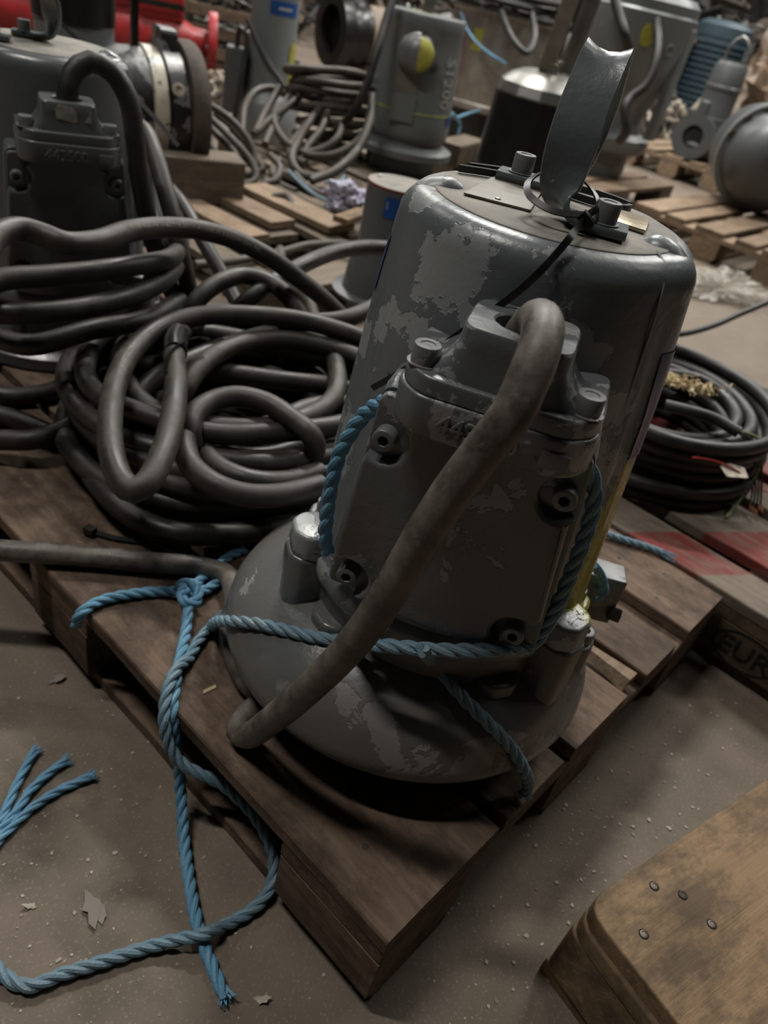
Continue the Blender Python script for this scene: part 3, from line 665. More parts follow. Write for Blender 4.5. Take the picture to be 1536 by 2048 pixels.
z2p('strap', strip([zz(-.095, -.030), zz(-.065, -.048), zz(-.03, -.056), zz(.0, -.052), zz(.03, -.045), zz(.055, -.05), zz(.06, -.07), zz(.03, -.085), zz(-.02, -.083), zz(-.06, -.072), zz(-.09, -.05)], .006, .004, up=Vector((0, 0, 1)) if False else PN))
z2p('head', xf(box(-.006, .006, -.005, .005, -.001, .008), T(*loc2w(-.045, -.054, .580)) @ RZ(-50)))

# ------------------------------------------------------------------ blue ropes
rr_ = .0068
rope('rope', [PL(805, 797, .165), PL(780, 800, .158), PL(735, 823, .140), PL(700, 868, .138), PL(678, 910, .138), PL(664, 960, .140), PL(655, 1020, .142), PL(650, 1070, .142), PL(655, 1105, .140)], rr_, 'short blue rope piece hanging down left of the pump cover')
rope('rope', [PL(1160, 915, .165), PL(1178, 940, .160), PL(1190, 985, .158), PL(1180, 1040, .158), PL(1160, 1100, .158), PL(1140, 1150, .158), PL(1115, 1210, .160), PL(1085, 1262, .163), PL(1060, 1290, .168), PL(1010, 1297, .186), PL(950, 1301, .193), PL(880, 1300, .197), PL(810, 1295, .199), PL(745, 1289, .199), VS(690, 1283, .009), VS(640, 1276, .009), VS(570, 1260, .009), VS(510, 1247, .010), VS(470, 1243, .010), PL(436, 1243, .105), PL(425, 1252, .075), PL(437, 1262, .05)], rr_, 'blue rope wrapped round the shoulder of the pump base', mat=M['rope_dusty'])
rope('rope', [PL(845, 1300, .207), VS(872, 1332, .010), VS(900, 1365, .008), VS(930, 1400, .008), VS(970, 1440, .008), VS(1005, 1475, .008), VS(1030, 1505, .008), VS(1048, 1540, .010), W(1055, 1575, .165), W(1048, 1590, .154)], rr_, 'loose blue rope tail drooping down the front of the pump base', mat=M['rope_dusty'], fray=.006)
# knotted rope on the left, falling to the floor
zp = .152
kn = [W(152, 1250, .128), W(160, 1228, zp - .002), W(200, 1202, zp), W(270, 1187, zp), W(330, 1183, zp), W(368, 1186, zp + .004), W(388, 1200, zp + .006), W(378, 1215, zp + .006), W(372, 1260, zp), W(362, 1310, zp), W(350, 1370, zp), W(345, 1420, .145), W(348, 1465, .12), W(356, 1520, .08), W(362, 1590, .040), W(368, 1680, .012), W(378, 1760, .009), W(395, 1850, .009), W(415, 1910, .008), W(440, 1970, .008), W(452, 1995, .008)]
k2 = [W(366, 1186, zp + .006), W(360, 1172, zp + .012), W(380, 1165, zp + .016), W(396, 1180, zp + .014), W(392, 1203, zp + .010), W(372, 1205, zp + .012), W(362, 1190, zp + .014), W(375, 1176, zp + .020)]
k3 = [W(380, 1180, zp + .008), W(400, 1160, zp + .004), W(430, 1135, zp), W(462, 1110, zp), W(490, 1098, zp)]
k4 = [W(385, 1188, zp + .006), W(415, 1178, zp + .002), W(445, 1160, zp), W(480, 1155, zp)]
rope('rope', kn, rr_, 'knotted blue rope running off the pallet edge to a frayed end on the floor', fray=.014, extra=[k2, k3, k4])
lp = [W(450, 1225, zp), W(420, 1255, zp), W(395, 1285, zp), W(378, 1315, zp), W(352, 1340, zp + .010), W(334, 1385, zp + .006), W(328, 1440, .142), W(338, 1490, .116), W(362, 1525, .098), W(400, 1548, .088), W(440, 1566, .078), W(480, 1600, .066), W(515, 1640, .054), W(540, 1690, .040), W(548, 1735, .026), W(535, 1785, .014), W(500, 1822, .008), W(450, 1850, .010), W(410, 1868, .022), W(370, 1876, .016), W(300, 1893, .008), W(200, 1925, .008), W(120, 1950, .008), W(60, 1972, .008), W(20, 1960, .008), W(-15, 1930, .008), W(-60, 1900, .008)]
rope('rope', lp, rr_, 'long blue rope looping over the pallet side and across the floor', mat=M['rope_dusty'])
for i, (pp, lab) in enumerate((([W(70, 1500, .007), W(48, 1540, .006), W(28, 1580, .006), W(8, 1625, .006), W(-40, 1700, .006)], 'uppermost of three frayed blue rope strands on the floor'),
    ([W(133, 1520, .007), W(95, 1548, .006), W(60, 1582, .006), W(30, 1625, .006), W(-5, 1665, .006), W(-50, 1720, .006)], 'middle of three frayed blue rope strands on the floor'),
    ([W(186, 1550, .008), W(150, 1566, .006), W(110, 1585, .006), W(65, 1615, .006), W(25, 1652, .006), W(-10, 1690, .006), W(-50, 1750, .006)], 'lowest of three frayed blue rope strands on the floor'))):
    rope('rope_strand', pp, .0052, lab, 'rope', 'frayed blue strands at the left edge', fray0=.012, seed=20 + i, pitch=.06)
rope('rope', [W(1140, 1020, .20), W(1180, 1050, .160), W(1215, 1068, .153), W(1250, 1080, .152), W(1290, 1092, .152), W(1325, 1105, .152)], rr_ * .9, 'grey blue rope end with a frayed tip between the two pallets', mat=M['rope_dusty'], fray=.03, seed=4)
rope('rope', [PL(1185, 1130, .0), PL(1198, 1145, -.02), PL(1206, 1165, -.03), PL(1207, 1185, -.03), PL(1195, 1200, -.03)], rr_ * .8, 'short blue rope showing behind the pump flange lug')

# ------------------------------------------------------------------ cable coil on the main pallet
cc = thing('coiled_cable', 'big messy coil of thick black cable lying behind the front pump', 'cable', (.42, .80, .144))
def cpart(name, pts, r=.0160, mat=None, step=.012, text=None, closed=False, n=14, prnt=None):
    P = spline(pts, step, closed); L0 = cc.location if prnt is None else prnt.location
    o = obj(name, tube([p - L0 for p in P], r, n, closed=closed), mat or M['rubber'], prnt or cc)
    if text:
        for s, s0, size, flip in text: obj('printed_text', [(lambda q: ([v - L0 for v in q[0]], q[1]))(wrap_text(s, size, P, s0, r, CP + Vector((0, 0, .25)), flip))][0], M['print'], o, smooth=False)
    return o
rc = random.Random(5)
def ring_pts(cx, cy, rx, ry, z, ang=0, jit=.012, n=14, tz=(0, 0), rnd=rc):
    P = []
    ph = rnd.uniform(0, 6)
    for k in range(n):
        a = 2 * PI * k / n; j = 1 + jit / rx * math.sin(2 * a + ph) + rnd.uniform(-.5, .5) * jit / rx
        x = rx * math.cos(a) * j; y = ry * math.sin(a) * j
        P.append(Vector((cx + x * math.cos(ang) - y * math.sin(ang), cy + x * math.sin(ang) + y * math.cos(ang), z + tz[0] * math.cos(a) + tz[1] * math.sin(a) + rnd.uniform(-.002, .002))))
    return P
for i, (rx, ry, z, dx, dy) in enumerate(((.245, .235, .160, 0, 0), (.205, .20, .160, .01, 0), (.16, .165, .161, .0, .02), (.25, .24, .190, -.01, .01), (.215, .215, .191, .015, -.01), (.175, .18, .192, 0, 0), (.245, .235, .221, .01, -.005), (.21, .20, .222, -.01, .01), (.17, .17, .222, .01, .02), (.24, .225, .252, .0, .015), (.205, .20, .252, .01, -.01), (.22, .21, .282, .01, .01), (.18, .18, .282, .0, .02), (.135, .13, .192, .03, .0), (.12, .14, .222, .05, .02), (.235, .215, .236, -.015, -.02), (.225, .22, .206, .02, .02))):
    cpart('cable_turn', ring_pts(.402 + dx, .752 + dy, rx * 1.05, ry * 1.04, z, ang=-.6, tz=(.004, .003)), closed=True, mat=M['rubber'] if i % 3 else M['rubber_mid'])
TXT = 'WATER RESISTANT CABLE TYPE SOOW 90C   WATER RESISTANT CABLE TYPE SOOW'
cpart('cable_loop', [W(850, 720, .30), W(765, 695, .31), W(700, 668, .325), W(600, 640, .335), W(500, 630, .34), W(400, 632, .335), W(320, 655, .33), W(262, 705, .325), W(232, 765, .32), W(220, 840, .315), W(225, 915, .31), W(245, 965, .305), W(268, 982, .305), W(295, 965, .31), W(322, 915, .32), W(342, 850, .33), W(352, 770, .335), W(350, 700, .33), W(372, 655, .31), W(420, 640, .29)], mat=M['rubber_mid'], step=.008, text=[('WATER RESISTANT CABLE TYPE SOOW', .50, .0085, False)], n=18)
cpart('cable_loop', [W(235, 880, .22), W(255, 820, .25), W(300, 765, .27), W(370, 725, .285), W(460, 690, .29), W(560, 665, .29), W(660, 672, .285), W(760, 700, .28)], mat=M['rubber'], step=.01)
cpart('cable_loop', [W(190, 760, .2), W(215, 715, .24), W(270, 680, .27), W(340, 665, .285), W(430, 668, .285), W(540, 690, .28), W(640, 715, .275), W(760, 740, .27)], mat=M['rubber_mid'], step=.01)
cpart('cable_loop', [W(180, 830, .2), W(200, 770, .235), W(250, 740, .255), W(330, 730, .27), W(450, 745, .27), W(560, 760, .265), W(680, 775, .26), W(760, 800, .25)], mat=M['rubber'], step=.01)
cpart('cable_loop', [W(480, 870, .24), W(540, 850, .255), W(620, 815, .262), W(690, 808, .26), W(760, 820, .25)], mat=M['rubber_mid'], step=.01)
cpart('cable_loop', [W(160, 910, .175), W(205, 980, .178), W(265, 1032, .18), W(345, 1064, .178), W(450, 1068, .176), W(560, 1052, .174), W(640, 1020, .172)], mat=M['rubber'], step=.01)
cpart('tape_wrap', [W(351, 706, .334), W(350, 685, .331), W(356, 668, .325)], .0175, M['black'], step=.01)
obj('tape_tail', (lambda q: ([v - cc.location for v in q[0]], q[1]))(strip([W(330, 745, .345), W(340, 705, .350), W(372, 680, .350), W(400, 675, .345), W(418, 680, .34)], .008, .0008)), M['black'], cc)
cpart('cable_loop', [W(330, 800, .26), W(360, 790, .28), W(390, 745, .30), W(440, 705, .305), W(520, 680, .305), W(600, 682, .305), (W(700, 708, .30)), W(800, 760, .29)], mat=M['rubber_mid'], step=.01)
cpart('cable_loop', [W(395, 905, .24), W(380, 870, .285), W(388, 830, .30), W(420, 805, .305), W(470, 793, .31), W(530, 805, .31), W(580, 835, .305), (W(620, 868, .30)), W(630, 900, .27), W(600, 940, .23)], mat=M['rubber_mid'], step=.01)
cpart('cable_loop', [W(380, 850, .27), W(370, 890, .285), W(385, 935, .285), W(430, 970, .28), W(490, 990, .275), W(560, 990, .27), W(640, 970, .26)], step=.01)
cpart('cable_loop', [W(400, 880, .25), W(430, 930, .26), W(490, 958, .26), W(560, 965, .255), W(640, 945, .25)], step=.01)
cpart('cable_loop', [W(360, 680, .26), W(372, 640, .30), W(395, 600, .33), W(440, 565, .35), W(490, 552, .355), W(540, 565, .35), W(580, 598, .335), W(612, 650, .30)], mat=M['rubber_mid'], step=.01)
cpart('cable_loop', [W(455, 650, .28), W(490, 605, .32), W(545, 565, .345), W(610, 528, .355), W(680, 502, .355), W(750, 495, .35), W(810, 505, .34), W(850, 540, .32)], mat=M['rubber'], step=.008, text=[('WATER RESISTANT CABLE  E12345 FT-5  SOOW 600V', .20, .0085, False)], n=18)
cpart('cable_loop', [W(540, 645, .30), W(600, 645, .32), W(680, 640, .335), W(740, 618, .34), W(800, 575, .33), W(860, 540, .3)], mat=M['rubber'], step=.01)
cpart('cable_loop', [W(-40, 520, .48), W(-5, 470, .49), W(40, 458, .49), W(85, 470, .485), W(130, 487, .48), W(190, 484, .475), W(260, 462, .47), W(330, 455, .46), W(400, 460, .45), W(470, 480, .435), W(540, 515, .41), W(600, 560, .37), W(650, 600, .33), W(690, 640, .29)], mat=M['rubber_mid'], step=.008, text=[('WATER RESISTANT CABLE TYPE SOOW-A E12345 FT-5 SOOW 600V 90C', .28, .0088, False)], n=18)
# small ties
zt3 = thing('cable_tie', 'small black cable tie with square head lying on the wide pallet board', 'cable tie', W(180, 1062, .151))
obj('head', xf(box(-.006, .006, -.007, .007, -.004, .006), RZ(20)), M['black'], zt3)
obj('strap', (lambda q: ([v - zt3.location for v in q[0]], q[1]))(strip([W(183, 1062, .15), W(230, 1075, .150), W(290, 1084, .149), W(350, 1090, .149)], .006, .002)), M['black'], zt3)

# ------------------------------------------------------------------ left pump
LP = Vector((.362, 1.258, .144)); LPHI = math.radians(-113)
lpump = make_pump('clean grey submersible pump at the left edge with raised number on its flange', LP, LPHI + PI / 2, (M['paint_clean'], M['paint_clean'], M['paint_clean']), handle_rot=-62, main=False)
LN = Vector((math.cos(LPHI), math.sin(LPHI), 0)); LU = Vector((-math.sin(LPHI), math.cos(LPHI), 0))
def lw(u, d, z): return LP + LU * u + LN * d + Vector((0, 0, z - .0742))
tag(obj('worn_label', join(xf(prism([(-.006, -.008), (.020, -.012), (.024, -.010), (.022, .004), (.016, .009), (-.003, .010), (-.007, .004)], 0, .0006), T(0, -.2046, .515 - .0742) @ RX(90)), xf(prism([(.034, -.010), (.044, -.011), (.044, .008)], 0, .0006), T(0, -.2046, .515 - .0742) @ RX(90))), M['white'], lpump), 'torn white sticker')
lc = cable('power_cable', [lw(.013, .170, .5), lw(.014, .168, .530), lw(.024, .158, .562), lw(.050, .150, .580), lw(.080, .155, .572), lw(.103, .165, .54), lw(.112, .17, .49), lw(.12, .18, .42), lw(.15, .18, .30), lw(.20, .20, .20), lw(.30, .25, .161), lw(.40, .30, .161)], .0160, 'thick black cable arching out of the left pump entry', M['rubber'])
lo = thing('coiled_cable', 'black cable turns hanging round the left pump', 'cable', LP)
def lpart(pts, mat=None, r=.016): return cpart('cable_loop', pts, r, mat, prnt=lo)
lpart([W(-60, 590, .40), W(0, 560, .41), W(80, 553, .41), W(170, 545, .41), W(260, 532, .41), W(330, 520, .40), W(355, 500, .38), W(345, 455, .36)], M['rubber'])
lpart([W(-60, 615, .36), W(0, 625, .37), W(90, 625, .37), W(180, 612, .37), W(260, 592, .37), W(320, 565, .37), W(352, 530, .36), W(362, 480, .34), W(350, 430, .34)], M['rubber'])
lpart([W(-60, 655, .30), W(60, 690, .31), W(180, 660, .32), W(290, 640, .31), W(360, 600, .30)], M['rubber'])
lpart(wd3((215, 345, 1.45), (238, 290, 1.42), (262, 255, 1.38), (288, 262, 1.36), (308, 305, 1.34), (326, 365, 1.33), (344, 430, 1.33), (362, 510, 1.35), (380, 590, 1.40), (392, 650, 1.44)), M['rubber_mid'])
lpart(wd3((225, 330, 1.5), (262, 312, 1.45), (288, 325, 1.42), (308, 380, 1.40), (318, 450, 1.38), (312, 520, 1.38), (300, 570, 1.4)), M['rubber'])
lpart([W(330, 370, .36), W(365, 410, .34), W(410, 490, .29), W(450, 560, .24), W(480, 620, .2)], M['rubber'])
lpart([W(-60, 745, .165), W(0, 790, .162), W(80, 788, .162), W(150, 765, .165), W(230, 730, .18)], M['rubber'])
lpart([W(-60, 830, .162), W(0, 830, .162), W(60, 850, .162), W(100, 868, .162)], M['rubber'])
lpart([W(-60, 890, .168), W(0, 880, .180), W(60, 880, .186), W(120, 862, .19), W(170, 835, .2), W(215, 800, .21)], M['rubber'])
cable('spare_cable', [W(390, 530, .161), W(470, 522, .161), W(560, 505, .161), W(620, 490, .161), W(700, 490, .161), W(790, 520, .161), W(830, 560, .161)], .0115, 'brownish cable on the pallet behind the big coil', M['rubber_far'])
cable('spare_cable', [W(640, 690, .17), W(615, 600, .16), W(570, 560, .16), W(560, 500, .161)], .014, 'grey hose between the coil and the small can', M['rubber_far'])

# ------------------------------------------------------------------ middle ground
def cyl_pump_parts(t, prof, mat, name='casing', n=64): return obj(name, lathe(prof, n), mat, t)
# can behind the main pump
CT = WD(803, 368, 1.88); can = thing('pump_motor', 'grey cylindrical motor with blue square label left of the main pump', 'motor', (CT.x, CT.y, .144))
H = CT.z - .144; RC = .083
cyl_pump_parts(can, [(.130, 0), (.130, .008), (.105, .012), (.100, .05), (.095, .09), (RC, .12), (RC, H - .003)], M['paint_clean'])
obj('red_rim', lathe([(RC + .0004, H - .004), (RC + .001, H - .002), (RC + .0004, H)], 64), M['red'], can)
obj('top_plate', lathe([(RC - .0005, H - .002), (RC - .0005, H + .001), (.05, H + .0015), (.001, H + .0016)], 64), M['dust'], can)
acan = math.atan2(CP.y - CT.y, CP.x - CT.x)
def cpatch(r, a, half, z0, z1, off=.0008, taper=0):
    V, F = [], []; n = 10; m = 4
    for i in range(m + 1):
        for j in range(n + 1):
            q = a + half * (2 * j / n - 1); z = z0 + (z1 - z0) * i / m; rr = r + off + taper * z
            V.append((rr * math.cos(q), rr * math.sin(q), z))
    for i in range(m):
        for j in range(n): k = i * (n + 1) + j; F.append((k, k + 1, k + n + 2, k + n + 1))
    return V, F
bl_ = obj('blue_label', cpatch(RC, acan - .07, .30, H - .066, H - .018), M['blue'], can)
obj('label_text', cpatch(RC, acan - .28, .015, H - .046, H - .028, .0014), M['white'], bl_)
for q in (1.5, -2.0): obj('plug', lathe([(.006, 0), (.006, .004), (.004, .005)], 12), M['steel_dull'], can, loc=(.062 * math.cos(acan + q), .062 * math.sin(acan + q), H + .001))
for k in range(7): obj('cooling_rib', box(.078, .088, -.003, .003, .0, .10), M['paint_clean'], can, loc=(0, 0, .012), rot=(0, 0, acan + (k - 3) * .33))
# wooden beam, planks
def plank(name, label, c, L, w, h, rz, mat, group=None, cat='plank'):
    o = obj(name, board_mesh(L, w, h, mat, int(L * 100) % 7), None, loc=c, rot=(0, 0, rz)); return tag(o, label, cat, group)
b0 = W(340, 402, .145); b1 = W(462, 412, .145); bd = (b1 - b0); rzb = math.atan2(bd.y, bd.x)
nb = Vector((-bd.y, bd.x, 0)).normalized()
plank('timber_beam', 'square wooden beam behind the left pump', (b0 + b1) / 2 + nb * .06 + Vector((-.03, 0, .068)), bd.length + .12, .13, .132, rzb, M['w_mid'], cat='beam')
for i, (a, b_, z, L, w, lab) in enumerate(((W(520, 450, .170), W(580, 440, .170), .170, .5, .10, 'loose plank end left of the rag'), (W(470, 470, .150), W(530, 490, .15), .158, .4, .09, 'lower loose plank in front of the timber beam'), (W(625, 452, .172), W(715, 455, .172), .172, .42, .12, 'loose plank beneath the lilac rag'))):
    c = (a + b_) / 2; plank('loose_plank', lab, (c.x + .02, c.y + L / 2, z - .009), L, w, .022, PI / 2 + .05, M['w_light'], 'loose planks behind the coil')
plank('loose_plank', 'short splintered plank right of the lilac rag', W(705, 432, .20), .16, .05, .018, .3, M['w_fg'], 'loose planks behind the coil')
# lilac rag
def crumple(cx, cy, cz, rx, ry, rz, n=26, seed=1, amp=.35, freq=2.2):
    V, F = [], []
    for i in range(n + 1):
        th = PI * i / n
        for j in range(n * 2):
            ph = PI * j / n; d = Vector((math.sin(th) * math.cos(ph), math.sin(th) * math.sin(ph), math.cos(th)))
            k = 1 + amp * noise.noise(d * freq + Vector((seed * 7.1, seed, 0))) + amp * .5 * noise.noise(d * freq * 3 + Vector((seed, 5, 2)))
            k -= amp * .6 * abs(noise.noise(d * freq * 1.7 + Vector((3, seed * 2., 0))))
            V.append((cx + d.x * rx * k, cy + d.y * ry * k, cz + max(-rz * .8, d.z * rz * k)))
    m = n * 2
    for i in range(n):
        for j in range(m): F.append((i * m + j, i * m + (j + 1) % m, (i + 1) * m + (j + 1) % m, (i + 1) * m + j))
    return V, F
p = W(690, 398, .20); tag(obj('rag', crumple(0, 0, 0, .075, .065, .055, seed=3, amp=.45, freq=1.9), M['rag'], loc=p), 'crumpled lilac rag on the planks', 'rag')
# metal rod end by the beam
a = W(335, 358, .168); b_ = W(400, 392, .166); o = obj('steel_tube', tube([Vector((0, 0, 0)), b_ - a], .020, 20, rf=lambda i, n: .8 if i == 0 else 1.0), M['steel_dull'], loc=a); tag(o, 'grey tapered steel tube poking out beside the beam', 'tube')
# cables behind the beam
for i, P in enumerate((wd3((398, 215, 2.6), (430, 245, 2.6), (470, 285, 2.6), (503, 325, 2.62), (512, 355, 2.62), (490, 370, 2.6), (450, 366, 2.58)), wd3((402, 235, 2.7), (440, 275, 2.68), (472, 312, 2.66), (470, 340, 2.66), (440, 348, 2.66)), wd3((405, 262, 2.8), (435, 310, 2.75), (458, 338, 2.7), (500, 350, 2.68), (530, 338, 2.68)),
    wd3((400, 200, 2.62), (450, 230, 2.64), (488, 268, 2.66), (508, 308, 2.68), (508, 348, 2.68)), wd3((540, 310, 2.8), (560, 335, 2.76), (550, 360, 2.72), (522, 370, 2.7)), wd3((545, 395, 2.5), (572, 392, 2.5), (583, 412, 2.48), (577, 430, 2.46)), wd3((400, 278, 2.9), (420, 308, 2.85), (447, 328, 2.8)), wd3((430, 225, 2.75), (468, 258, 2.75), (500, 298, 2.75), (524, 338, 2.75), (520, 362, 2.75)))):
    cable('spare_cable', P, .0125, ('outer loop of dusty cable hanging nearest above the timber beam', 'dusty cable ending in a hook just above the beam corner', 'low dusty cable curling to the right above the beam', 'topmost dusty cable sweeping down from the brown flange', 'short dusty cable bend right of the tangle', 'small dusty cable hook over the loose planks', 'short dusty cable close beside the brown flange', 'dusty cable on the right side of the tangle behind the beam')[i], M['rubber_far'], 'tangled cables behind the beam')
# coil beside the engraved pump
c2 = thing('coiled_cable', 'grey brown cable coil heaped left of the chalk marked pump', 'cable', (2.15, 2.42, .144))
def c2p(P, closed=False, mat=None, r=.0155): return cpart('cable_turn', P, r, mat or M['rubber_far'], closed=closed, prnt=c2, n=10, step=.02)
C2 = WD(668, 172, 3.2)
for i in range(9):
    k = i % 3; c2p(ring_pts(C2.x + rc.uniform(-.02, .02), C2.y + rc.uniform(-.02, .02), .185 - .035 * k + .01 * (i // 3), .15 - .03 * k, .43 - .036 * (i // 3), ang=-.9, tz=(.02, -.03), jit=.02), True)
for P in (wd3((745, 250, 2.9), (705, 292, 2.9), (660, 312, 2.9), (610, 308, 2.95), (568, 280, 3.0), (548, 240, 3.05), (560, 212, 3.1), (600, 195, 3.15)), wd3((745, 190, 2.95), (738, 250, 2.9), (700, 320, 2.85), (655, 350, 2.8), (610, 352, 2.8), (585, 325, 2.85), (595, 285, 2.95), (622, 240, 3.0)),
    wd3((590, 350, 2.8), (610, 372, 2.75), (640, 388, 2.7), (680, 402, 2.66), (720, 408, 2.66)), wd3((560, 175, 3.2), (532, 222, 3.1), (512, 265, 3.0)), wd3((600, 178, 3.2), (568, 215, 3.1), (548, 250, 3.05), (530, 290, 2.95)), wd3((742, 225, 2.95), (722, 290, 2.88), (672, 340, 2.8), (622, 362, 2.75)),
    wd3((642, 215, 3.1), (612, 250, 3.05), (582, 290, 3.0), (583, 315, 2.95), (612, 328, 2.9)), wd3((657, 220, 3.1), (642, 260, 3.05), (617, 290, 3.0), (602, 320, 2.95)), wd3((485, 262, 3.1), (490, 215, 3.15), (512, 183, 3.2), (542, 176, 3.25), (570, 188, 3.25)),
    wd3((560, 320, 2.95), (545, 345, 2.85), (560, 370, 2.75), (592, 386, 2.7)), wd3((690, 240, 3.0), (672, 280, 2.95), (642, 300, 2.95), (615, 305, 2.95)), wd3((630, 160, 3.2), (590, 200, 3.1), (540, 240, 3.05), (508, 268, 3.0))): c2p(P)
for i in range(4): c2p(ring_pts(C2.x - .02, C2.y - .04, .17 - .02 * i, .14, .31 - .05 * i, ang=-.9, tz=(.02, -.03), jit=.03), True)
for P, lab in (([W(640, 360, .17), W(600, 350, .2), W(575, 340, .18)], 'thin blue cord'),): pass
rope('cord', [W(575, 340, .20), W(600, 365, .18), W(635, 392, .17), W(680, 412, .165)], .006, 'faded blue cord lying under the tangled cables', 'cord', mat=M['rope_dusty'])
rope('cord', [W(705, 300, .26), W(690, 335, .2), W(680, 362, .19), W(650, 365, .18)], .006, 'thin blue cord hanging behind the lilac rag', 'cord', mat=M['rope_dusty'])

# ------------------------------------------------------------------ S1200 pump
S = Vector((2.41, 2.20, .144)); aS = math.atan2(CP.y - S.y, CP.x - S.x)
sp = thing('submersible_pump', 'tall grey pump with chalk writing and a yellow sprayed round cap', 'pump', S, aS + PI / 2)
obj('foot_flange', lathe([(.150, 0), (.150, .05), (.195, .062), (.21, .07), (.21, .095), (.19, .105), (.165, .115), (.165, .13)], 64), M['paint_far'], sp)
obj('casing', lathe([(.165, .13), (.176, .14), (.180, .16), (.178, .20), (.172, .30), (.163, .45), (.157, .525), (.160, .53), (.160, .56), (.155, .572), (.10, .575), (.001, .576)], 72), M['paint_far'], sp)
obj('band_line', lathe([(.1745, .236), (.1765, .238), (.1765, .243), (.174, .245)], 72, cap0=False, cap1=False), M['yellow'], sp)
obj('cap_boss', xf(lathe([(.075, 0), (.075, .02), (.068, .028), (.068, .05), (.055, .062), (.02, .066), (.001, .067)], 32), T(-.015, -.135, .44) @ RX(80)), M['bolt'], sp)
cl_ = lathe([(.058, 0), (.058, .012), (.045, .024), (.015, .028), (.001, .029)], 32); obj('cap', xf(cl_, T(-.005, -.192, .445) @ RX(80)), M['bolt'], sp)
cy_ = ([Vector((v.x * 1.02, v.y * 1.02, v.z + .0012)) for v in cl_[0]], [f_ for f_ in cl_[1] if all(cl_[0][q_].x > -.004 + .02 * cl_[0][q_].y for q_ in f_)])
tag(obj('spray_mark', xf(cy_, T(-.005, -.192, .445) @ RX(80)), M['yellow'], sp), 'yellow sprayed half of the cap')
for x, z in ((-.07, .43), (.06, .40), (.0, .52), (.0, .38), (.075, .415)): obj('cap_bolt', xf(round_bolt(.009, .012), T(x, -.165, z) @ RX(80)), M['steel_dull'], sp)
obj('name_plate', xf(box(-.055, .045, 0, .003, -.035, .035), T(-.03, -.1735, .34) @ RX(-4)), M['plate'], sp)
obj('blank_plate', xf(box(-.055, .045, 0, .003, -.05, .05), T(-.025, -.182, .255) @ RX(-4)), M['paint_far'], sp)
tm = text_mesh('S1200', .075); V = []
for v in tm[0]:
    a = v.y / .165; zz_ = .36 - v.x; q = math.radians(-90 + 50) + a; r = .178 - .045 * max(0, (zz_ - .2)) * 1.0 + .002; V.append((r * math.cos(q), r * math.sin(q), zz_))
obj('chalk_writing', (V, tm[1]), M['white'], sp, smooth=False)
obj('blue_label', patch(62, 76, .205, .245, rr=lambda z: .178, off=.002), M['blue'], sp)
obj('top_stem', xf(hexnut(.022, .06), T(0, 0, .575)), M['steel_dull'], sp)
obj('yellow_patch', slab([(-.06, .03), (.0, .03), (.0, .06), (-.06, .06)], .5755, .001), M['yellow'], sp)
cable('power_cable', [WD(800, -40, 2.85), WD(775, 30, 2.85), WD(755, 100, 2.85), WD(735, 165, 2.88), WD(712, 215, 2.92), WD(690, 245, 2.98), WD(672, 262, 3.05)], .016, 'dark cable running down the left side of the chalk marked pump', M['rubber_black'])
# ------------------------------------------------------------------ black pump with steel handle
bp0 = Vector((2.52, 1.66, .0)); aB = math.atan2(CP.y - bp0.y, CP.x - bp0.x)
bp = thing('submersible_pump', 'black tapered pump with stainless shoulders and tall flat steel handle', 'pump', bp0, aB + PI / 2)
obj('casing', lathe([(.22, 0), (.22, .05), (.20, .07), (.195, .12), (.187, .30), (.178, .48), (.176, .545)], 64), M['blackpaint'], bp)
obj('steel_shoulder', lathe([(.175, .54), (.177, .552), (.165, .585), (.130, .615), (.09, .632), (.06, .636), (.001, .637)], 12), M['steel_dull'], bp, sharp=20)
obj('clamp', xf(box(-.035, .035, -.03, .03, 0, .035), T(-.0, -.02, .632)), M['steel'], bp, bevel=.003)
for s in (0, 1): obj('handle_strap', xf(box(-.030, .030, -.003, .003, 0, .42), T(-.01 + .075 * s, -.05 + .09 * s, .64) @ RY(5) @ RZ(18 - 25 * s)), M['steel_dull' if s else 'steel'], bp, bevel=.001)
for x in (-.03, .035): obj('hex_bolt', xf(hexnut(.012, .012), T(x, -.03, .667)), M['steel'], bp)
obj('green_streak', patch(18, 26, .12, .28, rr=lambda z: .1945 - .04 * (z - .12), off=.002), M['greenwire'], bp)
# stainless drum
D = Vector((4.15, 3.05, 0)); dr = thing('steel_drum', 'stainless drum with cables heaped on top behind the black pump', 'drum', D)
obj('shell', lathe([(.33, .22), (.345, .23), (.345, .26), (.325, .27), (.325, .71), (.34, .72), (.34, .735), (.32, .745), (.001, .745)], 72), M['steel'], dr)
obj('lower_tank', lathe([(.31, 0), (.33, .02), (.33, .22), (.001, .222)], 64), M['blackpaint'], dr)
aD = math.atan2(CP.y - D.y, CP.x - D.x)
obj('yellow_mark', cpatch(.325, aD - .45, .10, .53, .64, .002), M['yellow'], dr)
cd3 = thing('coiled_cable', 'dark cable coil draped over the stainless drum', 'cable', D + Vector((0, 0, .745)))
for i in range(8): cpart('cable_turn', ring_pts(D.x, D.y, .33 - .03 * (i % 3), .33 - .03 * (i % 3), 0.766 + .045 * (i // 3), jit=.03, tz=(.01, .02)), .02, M['rubber_black'], closed=True, prnt=cd3, n=8, step=.04)
cpart('cable_loop', [WD(1000, 15, 4.3), WD(1012, 50, 4.2), WD(1030, 85, 4.15), WD(1052, 105, 4.15), WD(1068, 80, 4.2), WD(1062, 10, 4.3)], .018, M['rubber_black'], prnt=cd3, n=8)
rope('cord', [WD(922, 25, 4.42), WD(940, 68, 4.38), WD(970, 100, 4.34), WD(1012, 128, 4.3)], .007, 'thin blue cord slung across the stainless drum', 'cord', mat=M['rope'])
